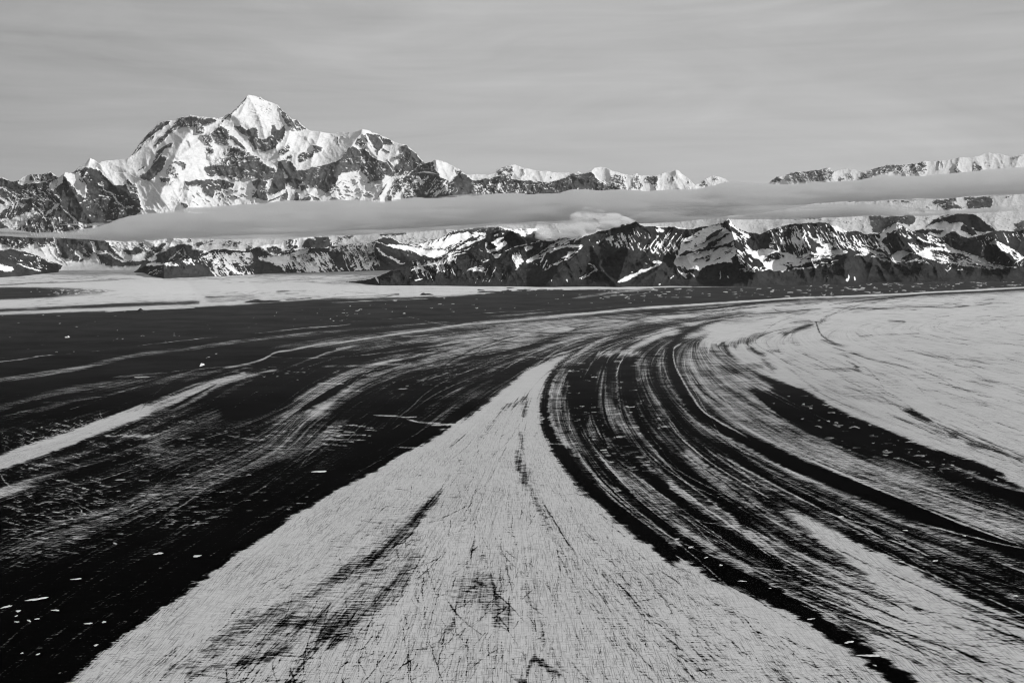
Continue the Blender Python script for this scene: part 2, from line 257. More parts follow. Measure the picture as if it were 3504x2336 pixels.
# ------------------------------------------------------------------ the glacier: moraine stripes and ice
# tone 0 = bare black moraine, 1 = clean ice
ICE = '''
@P
p .1 1 60 -300 900 900 800 1300 780 1300 900 900 1020 600 1200 300 1300 -300 1300
@F
p .8 1 4 -300 1000 2400 1000 2400 1400 1200 1440 700 1470 -300 1510
@F
p .95 1 4 -300 1260 100 1245 700 1215 1400 1225 2400 1215 2400 1380 1700 1390 1200 1430 700 1455 -300 1490
s .35 5 3 .9 1.5 -200 1248 150 1240 300 1228 600 1220 900 1207 1400 1180
s .4 2 2 .6 1.5 500 1165 800 1155 1100 1150
s .45 3 2 .6 1.5 750 1185 1000 1175 1300 1180
p .0 1 3 -300 1275 100 1268 600 1273 850 1283 850 1345 500 1375 -300 1410
p .38 .9 4 380 1276 1000 1288 1230 1308 1000 1342 700 1362 500 1372 700 1320
k 1 40 14 2 0.05 250 1290 1150 1290 1150 1330 400 1350
p .0 1 1.5 -300 1495 300 1478 700 1462 1150 1440 1550 1425 1900 1420 2400 1412 2400 1425 1900 1440 1500 1455 1150 1465 700 1490 300 1510 -300 1530
s 1 12 9 1 1.5 -300 1548 0 1540 600 1512 1200 1490 1900 1460 2400 1447
s .85 2 2 .8 1 -100 1490 200 1484 400 1490
@G
p .85 1 3 -50 1110 800 1125 1300 1110 1880 1090 2000 1090 2400 1080 2400 1420 1100 1500 -50 1450
p .98 1 3 -50 1240 700 1235 1300 1250 1900 1252 2500 1255 2500 1380 1700 1380 1200 1350 800 1330 -50 1345
p .5 1 6 1250 1215 1650 1160 1900 1130 1950 1250 1500 1245 1200 1230
s .55 5 5 .7 3 700 1200 1100 1190 1500 1180
s .5 5 3 .8 3 1050 1210 1350 1235
s .95 3 3 1 1.5 1590 1205 1810 1207
s 0 8 0 1 1.5 730 1312 840 1306 930 1301
s .2 4 1 .8 1.5 820 1335 900 1336 970 1332
s .2 6 2 .8 2 180 1365 300 1358 510 1350
s .55 30 10 .8 4 0 1390 300 1385 600 1375
s .1 5 3 .8 2 0 1368 100 1372 200 1362
p .0 1 1.5 400 1425 470 1402 520 1412 600 1404 700 1410 790 1400 760 1415 600 1425
s .1 4 4 .9 2 830 1400 950 1390 1100 1378
s .12 5 3 .8 2 1100 1405 1300 1385 1500 1388 1800 1375 2000 1340 2250 1340
s .3 4 4 .7 2 1300 1370 1600 1360 1900 1345 2100 1310
s .25 4 3 .7 2 2030 1320 2200 1312
p 0 1 1.5 2200 1345 2290 1333 2330 1346
@F
k .45 70 60 1.6 -.02 0 1120 700 1110 2352 1160 2352 1200 900 1200 0 1240
k .55 60 70 1.6 -.02 0 1400 1200 1330 2352 1300 2352 1410 1000 1440 0 1470
@G
k .5 90 60 1.8 -.01 0 1140 1900 1110 1900 1230 0 1220
k .5 80 60 1.8 -.02 0 1300 2000 1290 2352 1330 1500 1370 0 1430
@C
p .97 1 2 -100 1400 2900 1425 2900 1443 2500 1452 2300 1475 1700 1500 1000 1580 -100 1600
s .6 3 3 .8 2 0 1500 300 1490 700 1500 1200 1480
s .5 3 2 .8 1.5 200 1540 500 1530 800 1510
s .7 4 3 .8 1.5 100 1465 600 1460 1100 1452
@F
p 0 1 2 -300 1560 0 1553 600 1530 1000 1522 1500 1500 2000 1480 2400 1466 @G 0 1466 500 1440 1100 1395 1500 1390 2000 1372 2352 1362 @C 300 1550 700 1520 1000 1490 1400 1480 1900 1470 @S 2400 990 2700 976 3900 960 3900 1110 2900 1120 2400 1130 -300 1300
s 1 4 3 1 1.2 @F 1080 1518 1300 1500 1600 1492 2000 1475
s .9 2 2 .9 1 @G 1250 1432 1600 1412 2000 1395 2300 1385
@C
s .85 5 1 1 1.2 1500 1478 1900 1460 2350 1452
s .7 9 4 .9 2 1680 1560 1900 1530 2150 1495 2400 1478 2600 1470
s 1 6 2 1 1.5 1700 1460 2100 1450 2500 1445 2900 1440
s 0 5 3 .9 1.2 700 1500 830 1492 950 1500 1100 1496
s 0 5 3 .9 1.2 900 1516 1100 1505 1400 1490
s 0 5 2 .9 1.2 700 1475 780 1480
s 0 4 2 .9 1.2 1000 1458 1080 1452
s 0 4 2 .9 1.2 160 1525 220 1522
k 0 60 22 2.5 -.02 900 1475 1900 1470 1900 1485 900 1530
@D
s .8 2 2 .8 1 0 1540 300 1525 500 1500
s .9 2 1 .9 1 800 1441 1100 1447 1500 1450 1800 1450
k .9 90 14 2.2 .02 0 1470 2352 1440 2352 1540 500 1560 0 1566
@E
k .9 120 14 2.4 .04 0 1430 1400 1400 2352 1395 2352 1440 1500 1490 500 1520 0 1530
k .7 30 12 1.6 0 1400 1375 2352 1370 2352 1400 1400 1420
s 1 4 2 1 1 600 1464 660 1472 720 1468
s 1 4 2 1 1 1020 1362 1060 1364 1100 1364
@I
k .85 80 10 2.6 -.02 1000 200 2352 150 2352 270 1600 290 700 330 0 400 0 300
@H
k .7 60 8 2.4 -.02 0 340 2352 260 2352 440 1500 500 0 640
s .9 6 4 1 1.2 435 497 470 497
s 0 7 3 1 2 475 503 520 508 535 514
s 0 5 8 1 2 835 462 880 464 920 478
s 0 5 3 .8 2 590 396 610 402
s 0 6 3 .8 2 1785 330 1820 334
s 0 5 3 .8 2 60 480 100 486
# thin ice lines and the grey ribbon on the outer moraine
s .8 2.5 2.5 .9 1.2 -100 672 150 645 260 625 380 613
s .3 2 2 .8 1.2 180 560 330 545 480 538
s .6 2 2 .9 1.2 900 556 1200 523 1490 490
s .65 2.5 2.5 .9 1.2 1710 470 2000 440 2250 420 2352 412
s .45 2 2 .8 1.2 -100 640 120 630 500 605 800 570
s .45 16 14 .95 3 -200 800 0 785 300 740 600 690 900 620 1200 580 1600 525 2000 480 2352 452
s .5 6 4 .8 3 -200 805 0 790 200 770 400 735
@I
s .5 11 3 .9 1.5 0 465 400 430 760 398 900 400
s .5 8 3 .9 1.5 1100 362 1400 338 1700 310 2000 290
s .4 2 2 .8 1.2 0 410 500 370 880 352
s .5 2 2 .8 1.2 850 345 1300 325 1500 310
@P
# inner ice: grey fields between the stripes
p .3 1 8 740 775 1000 748 1400 715 1700 690 2000 676 2500 650 2700 640 2700 700 2000 705 1700 730 1500 765 1350 800 1150 830 950 850 830 900 740 970 620 965 700 900 800 850 880 820 760 800 600 800
p .5 1 6 1000 775 1200 745 1500 712 1900 690 2400 664 2400 700 1900 712 1600 750 1440 770 1300 790 1150 805 1020 815 900 815 980 800
s .62 8 16 .8 6 @I 700 640 1000 590 1300 520 1700 440 2200 370
s .05 12 8 .9 4 @I 250 640 500 560 700 545 900 555
s .05 30 16 .9 6 @I -200 660 0 640 250 620 500 600 800 580
s .35 6 3 .8 2 @I -300 730 0 620 300 555 600 500 850 460
s .1 8 5 .8 3 @I 350 500 600 480 900 455 1250 430
s .75 3 3 .9 1.5 @H 2120 630 2200 600 2352 565 @I 100 575 300 550
@I
s .97 4 8 1 1.2 0 545 250 515 500 478 800 435 1000 405 1300 380 1700 345 2100 305 2352 290
s .0 5 8 1 1.5 1300 402 1700 365 2100 330 2400 310
@H
s .7 6 6 .9 2 1500 700 1600 690 1750 650 1850 600 1950 585 2150 545 2352 525
s .5 3 3 .7 2 700 770 1100 735 1400 705 1700 680
s .8 3 2 .9 1.2 1380 638 1410 628
s .9 2 2 .9 1.2 1440 610 1460 608
s .6 3 3 .8 1.5 900 765 1000 763 1080 760
s .7 4 3 .8 2 1200 745 1330 742
s .6 2 2 .8 1.5 1520 722 1600 720
s .7 3 2 .9 1.5 1620 705 1700 707
# big pale ice on the right
@P
p .85 1 5 1490 730 1700 703 2000 690 2352 672 2700 655 2700 1220 2352 1130 2200 1070 2000 985 1850 900 1750 860 1650 815 1560 800 1450 790
p .52 1 8 1555 800 1650 790 1720 850 1830 920 1960 1000 2150 1080 2352 1180 2700 1330 2700 1500 2352 1280 2150 1200 1950 1110 1780 1030 1650 960 1580 890 1550 840
p .27 1 5 1330 790 1420 775 1550 740 1640 760 1570 820 1600 900 1700 1000 1900 1090 2352 1270 2700 1430 2700 1900 2352 1900 1900 1500 1500 1280 1280 1080 1240 900
@J
s .0 4 7 1 1.2 -200 342 0 325 300 300 600 262 850 240
s .97 5 5 1 1.2 -200 300 0 287 500 255 850 232 1100 225 1500 208 2000 183 2600 150
s .0 2 6 1 1.2 1050 278 1300 250 1500 228 1700 207 2000 195 2600 160
s .25 10 10 .9 3 -300 420 0 385 300 350 560 325
s .08 10 10 .95 3 -400 470 -200 440 0 400 150 385 400 355
s .2 6 4 .8 3 -300 360 100 335 500 300 1000 262
s .3 6 4 .8 3 -100 480 100 440 300 390 600 345 800 318
s .55 40 20 .6 10 350 400 700 330 1000 300
s .25 9 3 .9 4 1150 340 1350 305 1600 290 1900 275
s .55 16 10 .5 6 1100 330 1500 300 2300 290
s .5 20 30 .4 8 2000 240 2352 235
s .95 20 20 .5 8 500 430 800 370 1200 335 1600 320 2352 310
s 1 12 20 .8 6 60 500 250 460 450 430
# the curl by the bend
s .1 14 3 .9 3 990 405 1010 380 1040 355 1110 325
s .2 5 5 .9 2 960 390 970 420 985 460 1020 500 1100 540
s .2 10 4 .8 4 1000 510 1100 545 1200 560
s .25 6 3 .8 3 1070 560 1200 600 1350 650 1600 700
s .05 9 14 .9 4 700 470 780 465 850 440 950 405
s .25 8 8 .8 4 800 400 900 385 930 395
s .25 24 14 .8 6 450 530 550 490 650 460
s .3 22 14 .8 6 350 570 450 530 550 515
s .05 14 8 .9 4 290 550 340 565 370 590 420 650
s .12 12 14 .85 5 500 560 560 590 610 610
s .1 8 6 .9 4 650 590 700 600 730 565
s .25 10 10 .7 5 720 520 850 530
s .1 18 8 .85 6 320 690 400 715 430 740
s .1 10 18 .85 6 600 640 660 690 700 720
s .25 20 20 .6 8 500 690 620 690
s .15 7 12 .85 4 1060 705 1180 710 1260 705
s .15 4 4 .8 3 1160 650 1200 670 1250 700
s .3 8 8 .6 5 930 670 990 710
s .2 6 6 .8 3 1440 385 1500 388 1560 392
s .35 4 3 .8 3 1250 490 1400 480 1650 470
s .3 5 3 .8 2 1850 498 1970 512
s .4 16 10 .6 8 1000 820 1150 880 1350 920
s .35 10 10 .6 6 750 655 830 665
s .5 8 5 .6 5 1350 700 1500 740 1700 770
s .45 7 5 .6 4 1150 830 1350 880 1500 950 1530 980
p .08 .9 5 1540 975 1620 980 1760 1060 1740 1075 1620 1030
s .45 5 3 .6 4 1750 1080 2000 1150 2200 1230
s .12 6 10 .9 3 1400 1000 1600 1060 1800 1140 1950 1180
s .12 10 4 .9 3 1950 1210 2100 1240 2352 1310
s .5 6 6 .5 5 1600 600 2000 650 2352 700
s .55 7 7 .5 6 1400 560 1800 620 2352 640
s .55 6 8 .5 6 1800 820 2352 880
s .55 6 8 .5 6 1700 480 2352 560
s .6 10 10 .5 6 1300 740 1800 780 2352 800
s .5 6 6 .5 4 900 680 1200 800 1500 1000
s .4 6 6 .5 4 700 640 1000 870 1250 980 1500 1080 2000 1260
# black wedge
p .12 1 6 500 815 620 850 750 815 860 835 1000 920 1200 1020 1400 1100 1700 1230 2000 1345 2200 1450 2700 1620 2700 1800 @M 2352 480 2000 350 1700 230 1450 130 1200 30 1000 -60 700 -220 @J 600 900
p .0 1 6 740 830 860 840 1000 930 1250 1045 1500 1150 1800 1290 2100 1390 2400 1530 @M 2352 330 2100 220 1850 100 1600 10 @J 1500 1290 1200 1150 1000 1050 850 1000
s 0 16 24 1 5 520 820 620 910 720 1000 850 1070 1000 1130
k .9 90 22 3 .04 600 900 900 880 1400 1120 2000 1380 2352 1540 2000 1560 1300 1300 800 1080
s .6 4 3 .8 2 500 900 650 1010 800 1100 1000 1180 1150 1240
@M
s .75 6 14 .85 4 1850 110 2000 165 2200 240 2400 290
s 0 14 20 1 3 1700 0 1900 55 2100 130 2200 170
s 0 14 40 .9 8 1700 150 1900 210 2100 280 2400 400
s .45 30 40 .7 10 1300 60 1600 150 2000 290 2352 430
s .3 14 14 .6 6 1500 100 1800 210 2000 300
# the two ice belts right of the tongue and the black stripes
@J
s .0 6 14 1 3 500 345 350 370 200 415 100 460 20 530
s .0 15 44 1 3 60 480 -10 560 -10 650 20 740 60 850 130 960 230 1040 350 1115 500 1185 700 1280 900 1375 1200 1490 1400 1568
s .9 4 5 .9 2 60 540 10 580 20 680 70 780 130 880 190 970 280 1040 500 1160
s .85 5 5 .9 2 240 610 250 540 300 500 370 470 500 430
s .3 10 12 .8 6 190 560 230 620 240 700 250 780
s .4 6 6 .6 4 300 640 350 760 450 870 550 950 700 1050 900 1160
s .5 20 12 .5 6 200 800 350 950 550 1080 800 1200 1100 1330
s .9 5 6 .8 3 420 1060 600 1160 900 1290 1200 1400
s .8 5 8 .9 3 @I 2352 520 2270 580 2260 680 2300 780 2350 840 @J 40 900 90 980 150 1060 250 1120 420 1200 600 1290 800 1390 1000 1480 1200 1568
s .6 4 4 .9 2 @I 2300 580 2290 660 2320 760 2352 820
s .1 10 30 1 3 @I 2230 600 2210 680 2250 800 2310 920 2352 980 @J 60 1060 200 1170 400 1260 600 1370 800 1470
@M
s .0 44 52 1 4 560 -40 800 90 1000 170 1300 290 1700 440 2000 560 2352 690 2700 830
s .9 5 5 .8 2 900 60 1300 235 1700 400 2000 520 2352 650
s .8 8 6 .9 3 620 60 800 150 1000 245 1250 360 1500 470 1700 545 2000 640 2352 770
s .45 16 22 .8 5 500 60 700 170 1000 310 1400 500 1700 640 2000 730 2352 850
s .05 14 24 1 4 270 0 500 120 800 290 1100 420 1400 570 1700 720 2000 830 2352 940 2700 1050
s .04 8 14 .9 4 560 60 800 200 1100 350 1400 480 1700 610 2000 720 2352 850
s .05 10 16 .9 4 850 120 1200 270 1500 400 1800 530 2100 640 2352 740
s .8 5 5 .8 2 300 30 500 140 800 300 1000 400 1300 540 1600 660 1800 750
s .55 10 14 .8 4 950 440 1200 540 1500 660 1800 800 2100 920 2352 1010
s .08 12 26 .95 4 170 30 400 180 600 270 800 370 1000 470 1200 570 1500 700 1800 860 2100 990 2352 1080 2700 1200
s .75 10 14 .9 5 200 10 450 160 700 310 950 440 1200 580
p .96 1 10 700 400 850 430 1000 490 1300 640 1600 790 2000 980 2352 1150 2700 1300 2700 1900 1800 1700 1550 1400 1450 1350 1300 1150 1100 940 900 700
p .85 1 8 1500 900 2400 1180 2400 1620 1750 1600 1500 1440 1300 1300
s .85 20 26 .8 6 90 20 300 170 480 300 620 380
s .12 22 30 .9 6 250 90 400 190 520 330 640 460 750 590
s .1 10 16 .9 4 560 360 650 460 740 560 800 600
@S
p .36 .85 18 2400 1610 2560 1640 2700 1750 2860 1890 3080 2060 3020 2080 2860 2020 2700 1930 2560 1830 2450 1740
s .15 26 10 .9 8 2600 1700 2720 1800 2860 1920 2980 2010
s .2 18 10 .8 8 2540 1740 2660 1830 2800 1950 2880 2040
s .6 8 8 .8 5 2560 1700 2700 1810 2850 1930 3000 2040
@M
s .3 30 14 .8 8 700 560 900 640 1150 760 1300 860
s .3 14 8 .8 5 820 480 870 540 900 560
s .2 10 4 .85 4 1080 700 1180 760 1300 880 1450 1000
s .35 16 6 .7 6 900 780 1150 950 1400 1100
s .5 10 6 .7 5 1300 820 1500 990 1650 1050
s .5 14 14 .5 8 1250 980 1450 1150 1700 1300
s .45 12 12 .6 8 1700 1390 1850 1400 2000 1390
s .35 20 12 .7 8 1850 1490 1950 1510 2100 1540
s .15 70 30 .85 14 -60 60 100 250 300 420 500 560 650 720
s .12 40 20 .9 10 0 300 200 470 400 620 600 760 800 870
s .8 14 14 .85 6 -60 20 80 170 250 330 420 480 600 640 750 780
s .6 12 12 .8 6 -100 140 50 300 250 460 450 640 650 780
s .12 18 12 .8 6 100 180 200 250 280 320
s .8 22 12 .85 5 -100 400 50 520 200 630 350 720 500 810 700 930 900 1040 1100 1180 1300 1330 1500 1480
s .15 16 6 .8 6 300 660 450 740 620 830 780 880
s .15 8 5 .8 4 780 920 900 990 1100 1080 1250 1150
# left of the bend: darker fans
@I
p .08 .95 8 1800 640 2100 620 2110 760 2060 950 1980 1000 1930 920 1880 760
p .05 1 8 1640 700 1750 660 1840 690 1840 860 1830 1000 1740 1095 1690 1050 1660 900
s .08 16 26 .95 6 1830 700 1830 900 1860 1050 1950 1150 2100 1260 2250 1350 2400 1440
s .6 16 16 .7 8 1880 700 1890 900 1930 1000 1990 1080 2150 1180
s .7 14 10 .8 6 2150 640 2180 700 2150 780 2130 650
s .15 16 16 .85 8 2100 700 2110 850 2150 950 2210 1060 2352 1180
s .65 12 12 .7 8 2080 800 2080 950 2140 1060 2250 1160 2352 1230
s .5 10 22 .7 8 2200 850 2240 950 2352 1060
s .12 10 26 .9 8 2160 1060 2250 1180 2352 1250 2450 1380
s .1 30 30 .9 8 1700 1100 1800 1180 1950 1290 2100 1400 2250 1500 2352 1568
s .1 30 20 .85 8 1900 1260 1960 1340 2100 1440 2250 1530
s .65 14 14 .8 6 1790 1050 1880 1150 2000 1250 2150 1350 2352 1480
s .6 16 22 .8 8 1690 1040 1760 1150 1850 1280 1990 1400 2130 1500 2250 1568
s .2 10 12 .8 6 2230 560 2220 640 2240 720
s .85 3 8 .9 2 1640 740 1640 850 1620 950
s .1 10 12 .9 4 1640 700 1620 800 1650 950
s .92 10 6 .9 3 1820 608 2000 606 2150 604
s .95 8 24 .8 5 2050 590 2200 520 2352 470
s .95 26 20 .8 6 2100 500 2250 470 2400 450
s .05 8 12 .95 3 1620 670 1700 610 1800 545 1950 480 2200 420 2400 395
s .0 6 14 .95 3 1800 640 1900 560 2050 500 2300 440
s .1 5 10 .9 3 2080 600 2180 560 2260 510 2352 490
# black stripe hugging the tongue, with the ice line beside it
s .9 10 14 .9 3 1990 470 1850 530 1750 590 1650 650 1570 740 1535 850 1525 960 1540 1060 1600 1170 1700 1280 1800 1400 1900 1500
s .4 8 12 .7 4 1730 640 1650 720 1600 820 1580 950 1600 1070
s .05 4 22 1 3 1900 480 1760 560 1650 640 1560 730 1510 820 1490 900 1478 1000 1500 1080 1550 1180 1610 1290
s .05 22 42 1 4 1500 1060 1560 1190 1620 1300 1700 1400 1780 1490 @L 1650 30 1750 140 1850 260 1980 400 2130 540 2352 700 @M 200 740 450 870 600 930 800 1040 920 1100
s .05 34 44 1 3 @M 960 1160 1080 1230 1200 1300 1320 1380 1450 1480 1600 1580 1750 1700
s .2 10 20 .9 5 @L 1720 30 1850 90 1930 200 2050 300 2200 430 2352 520
s .1 20 30 .9 6 @L 1900 30 2050 160 2200 260 2352 360
s .1 20 36 .9 6 @L 2130 30 2250 140 2352 230
s .75 12 16 .8 5 @L 1740 60 1900 220 2050 360 2200 470 2352 580 @M 50 640 300 780 600 900 900 1040 1150 1200
s .65 12 12 .8 6 @L 1980 60 2100 180 2250 300 2400 420
@S
s .03 14 30 .95 3 2010 1290 2030 1400 2110 1520 2250 1650 2450 1800 2700 1960
s .03 16 34 .95 4 2150 1250 2170 1400 2260 1540 2420 1680 2620 1830
s .05 12 26 .9 4 1960 1250 1960 1400 2010 1520 2110 1650 2260 1790 2450 1930
s .06 8 18 .9 3 2240 1210 2250 1340 2320 1460 2450 1570 2650 1690 2900 1830 3200 1980 3560 2150
s .1 6 12 .8 3 2500 1640 2700 1740 2950 1860 3250 2010 3560 2150
s .8 6 9 .8 3 1930 1230 1920 1380 1970 1520 2060 1660 2200 1800 2380 1930
s .75 5 9 .8 3 2110 1230 2120 1380 2200 1540 2340 1680 2520 1810
@M
# the near white tongue
p .96 1 2.5 @I 1690 598 1600 625 1500 665 1400 705 1300 785 1200 865 1120 930 1050 990 970 1040 880 1080 800 1140 700 1210 600 1250 500 1300 400 1370 250 1450 100 1530 @K 2250 270 2100 380 1950 450 1800 575 1650 670 1450 810 1300 925 1150 1030 1000 1130 850 1230 700 1360 560 1470 450 1568 300 1700 @M 1700 1720 1460 1568 1300 1440 1150 1330 1000 1240 900 1160 700 1060 500 970 330 895 200 810 60 715 -60 600 @L 2150 640 1980 500 1860 380 1780 320 1700 250 1620 120 1570 10 @I 1560 1300 1500 1170 1470 1040 1465 930 1490 820 1540 720 1620 650
s .03 40 60 1 4 @L 1585 -60 1625 60 1700 150 1810 260 1920 360 2060 470 2200 590 2352 715 @M 130 690 300 800 500 880 700 990 860 1075 1000 1180
s .03 34 58 1 4 @M 890 1110 1000 1180 1120 1240 1250 1325 1350 1405 1450 1490 1550 1568 1700 1700
s .04 14 40 1 4 @I 1700 600 1600 680 1530 780 1500 880 1490 1000 1505 1090 1545 1180 1590 1260 1650 1350
s .05 6 26 .95 6 @I 1640 600 1450 660 1330 720 1180 800 1050 900 980 970 860 1060 
s .04 26 26 .9 7 @K 2352 150 2200 240 2050 350
s .25 14 6 .85 3 @I 1360 900 1290 945 1230 970 1180 1030 1130 1100 1080 1170 1040 1210
s .2 22 16 .8 5 @I 1365 900 1370 960 1340 1030
s .6 12 14 .6 4 @I 1050 1200 1000 1260 960 1310 900 1400 860 1440
s .55 8 5 .6 3 @I 1060 1350 1040 1440 1030 1500
s .2 12 18 .8 4 @I 1310 1060 1340 1150 1330 1260 1330 1350 1370 1450 1410 1568
s .6 12 12 .5 4 @I 1480 1100 1490 1250 1530 1400 1600 1500 1650 1568
s .8 12 12 .5 6 @I 1450 1300 1500 1340 1600 1480
s .85 60 10 .5 8 @I 500 1360 700 1300 1000 1100
@L
s .15 16 12 .8 4 1320 0 1335 100 1370 220 1430 350 1490 460 1560 600
s .6 16 5 .6 4 1370 100 1480 350 1600 600 1720 750
s .15 4 7 .85 2 1480 350 1560 480 1650 620 1730 740
s .45 5 8 .7 3 1270 480 1330 600 1380 690
s .55 8 8 .6 4 1100 230 1170 330 1200 400
s .34 16 60 .75 14 800 260 740 350 620 470 450 640 300 760 100 850 -50 930 @K 1900 1040 1700 1120 1550 1250 1300 1420
@L
s .25 20 34 .75 8 760 330 640 470 560 560 420 660
s .3 36 60 .65 16 650 640 600 800 450 950 300 1080 100 1150 0 1200
s .35 14 20 .6 6 250 1100 200 1200 100 1280 0 1330
s .25 30 16 .8 8 350 700 280 740
s .3 60 50 .7 14 @K 1750 1100 2000 1160 2200 1230 2352 1250
s .05 9 4 .9 3 @K 1600 1292 1680 1284 1780 1275
s .35 34 34 .7 10 @K 1100 1520 1400 1440 1700 1400 1950 1380
s .45 14 8 .6 5 @K 1700 1500 1750 1420
@S
p .35 .4 70 1480 1720 1440 1900 1330 2060 1180 2200 900 2280 800 2230 830 2100 1050 1980 1250 1830 1400 1700
@L
p .5 .7 34 880 870 1150 850 1250 1000 1300 1150 1100 1160 880 1080
s .15 14 20 .85 5 1090 905 1150 920 1190 960
s .1 10 22 .85 4 980 1000 1010 1010
s .05 10 6 1 2 1020 975 1070 968 1110 962
s 1 5 2 1 2 1000 950 1060 945
s .45 8 12 .7 5 1190 950 1230 1050 1280 1140
s .45 20 20 .5 8 1000 700 1050 690 1100 690
s .5 20 20 .5 8 980 800 1100 790
s .2 14 18 .8 4 860 1190 880 1230 870 1250
s .3 10 8 .7 4 950 1165 980 1210
s .45 20 16 .6 6 1330 900 1400 1020 1440 1120 1500 1230
s .6 20 20 .5 8 880 1300 950 1350 920 1420
s .5 8 6 .7 3 1000 1350 980 1500 970 1568
s .2 26 34 .8 8 1330 1500 1450 1480 1600 1510
s .45 16 16 .6 6 1480 1250 1520 1350 1620 1480
s .55 20 10 .6 6 1550 580 1700 800 1760 860
s .5 14 10 .6 6 1900 560 2000 680 2200 760
s .5 10 30 .5 8 2000 1100 2080 1160 
@M
s .3 10 6 .8 3 200 800 270 850 320 890
s .25 5 5 .8 2 500 960 650 1060 800 1150 950 1230
s .4 16 12 .6 6 0 760 100 850 180 900
s .15 4 6 .8 2 -20 1360 60 1430 130 1520 170 1580
s .5 16 12 .5 6 300 1100 400 1220 
s .35 12 10 .7 5 530 1240 600 1290
s .45 30 14 .6 8 650 1420 750 1470 850 1520
s .45 16 10 .6 6 1000 1400 1080 1450 1150 1500
s .5 6 5 .5 4 100 1250 250 1350 430 1480
s .5 6 5 .5 4 400 1100 500 1150
# left foreground: ice roads and dashed belts
@H
s .36 36 8 .9 8 -100 1000 0 975 300 890 600 830 900 795 1300 745 1700 700
s .0 8 6 .9 4 -100 1030 200 945 400 895 600 860
s .36 16 8 .85 5 -100 1060 250 985 500 920 800 860 1100 800 1350 770
s .2 50 10 .6 12 -100 1100 200 1080 500 1030 900 960
s .96 50 36 1 3 -200 1400 0 1335 300 1235 600 1120 900 1010 1050 950
s .7 34 12 .9 5 1000 980 1200 900 1350 840 1500 785 1700 745
s .5 6 6 .7 4 900 990 1100 900 1300 820 1500 775
s .6 9 5 .9 3 1150 990 1300 920 1450 830 1600 780 1750 735 1900 710
s .05 7 4 .9 2 1130 990 1300 890 1450 815
s .35 10 8 .7 5 1450 910 1550 850 1700 780
s .75 34 12 .85 6 -200 1600 0 1530 100 1500 250 1450 400 1400
s .45 12 8 .7 5 300 1440 600 1340 900 1240 1150 1160
s .18 60 20 .7 14 200 1420 500 1280 800 1180 1000 1110
s .3 100 60 .75 20 900 1120 1200 1060 1500 1050 1900 1060 2300 1090
s .3 60 90 .7 20 2250 1090 1900 1180 1500 1270 1200 1300 1000 1260
s .35 14 14 .5 6 1250 1250 1000 1350 800 1450
s .3 50 60 .75 14 2250 1150 1900 1250 1650 1340 1400 1430 1200 1500 900 1560
s 0 46 40 .9 12 1500 1010 1680 985 1830 930 1980 850 2150 770
s .62 14 22 .9 4 1880 1040 2000 965 2120 890 2250 820 2400 765
s .55 20 30 .9 5 2080 1060 2160 980 2250 890 2352 850
@I
s .58 24 20 .9 4 -200 930 0 830 150 760 300 710 500 670
s .6 30 16 .9 5 -120 1010 -20 970 80 900 220 800 380 740 600 670 800 620
s .3 6 6 .7 4 0 1100 100 960 250 850 450 740 700 660
s .0 26 16 1 4 -150 1000 0 905 150 820 300 740 500 680 700 640
s .8 5 4 .9 2 -30 810 60 808 150 810
s .8 6 5 .9 2 350 675 450 660 550 645
s .5 6 5 .9 2 0 692 150 690 320 688
s .8 7 5 .7 3 300 680 600 675
s .35 24 10 .7 8 700 1030 800 930 950 830 1050 760
s .3 40 20 .7 10 780 1100 860 980 1000 880 1150 780
s .45 20 14 .6 8 1080 760 1160 700 1250 670
s .3 30 16 .6 10 1000 900 1150 840 1250 780
s .4 8 8 .7 4 900 790 1050 730 1200 680 1400 640
s .05 12 12 .8 6 1150 720 1250 700 1350 680
s .6 5 5 .8 3 1350 740 1450 670 1560 620 1680 590
s .05 14 8 .9 4 900 660 1100 620 1300 590 1450 540 1600 490 1700 480
s .05 8 4 .9 3 1400 570 1500 535 1600 525
s .3 10 10 .6 5 200 1440 350 1330 500 1250
s .03 20 20 .9 6 200 1400 400 1280 600 1180 780 1090
# bright cracks and meltwater lines
s 1 2.5 2.5 1 1.2 350 1020 500 1025 560 1035 640 1030
s 1 3 3 1 1.2 570 1048 680 1068 800 1074
s 1 5 3 1 1.5 730 1085 900 1080 1150 1078 1300 1078
s 1 4 4 1 1.5 1140 1080 1300 1074 1450 1055 1500 1040
s .95 3 3 .9 1.5 1240 1036 1400 1042 1500 1032
s .9 2.5 2.5 .9 1.2 1440 1210 1600 1212 1720 1208
s .9 2 2 .9 1.2 0 1178 150 1180 300 1185
s .9 2 2 .9 1.2 80 1150 300 1150
s .9 2.5 2 .9 1.2 780 1115 900 1110
s .9 4 2 .9 1.2 1790 1184 1840 1180
s .9 2 2 .9 1.2 2050 1100 2130 1098
s .9 2 2 .9 1.2 2070 1266 2120 1264
s .8 2 2 .9 1.2 2110 1297 2170 1300
s .8 2 2 .9 1.2 2030 1385 2130 1386
s .9 3 2 .9 1.2 1370 632 1450 630
s .8 2 2 .9 1.2 500 1232 700 1236
k .8 30 22 2 0 700 640 1000 700 900 850 400 900 500 750
k .9 70 20 2.2 0 1650 650 2100 650 2300 1100 1900 1350 1600 1000
k .8 60 26 2 0 1600 1000 2300 1000 2300 1400 1900 1400
k .85 30 30 2 0 0 1080 300 1080 320 1220 0 1230
@H
s 1 3 8 1 1.2 660 1165 740 1160 850 1158 960 1150 1050 1146
s .7 2 2 .8 1.2 2200 1180 2352 1180
s .9 4 2 .9 1.2 2100 1396 2190 1390
s .85 3 3 .9 1.5 900 765 1000 764
k .7 110 26 1.8 -.01 1500 1050 2300 1090 2200 1250 1700 1300 1200 1330 1100 1200
k .5 50 26 1.6 -.15 0 1050 600 1000 1000 960 800 1080 0 1280
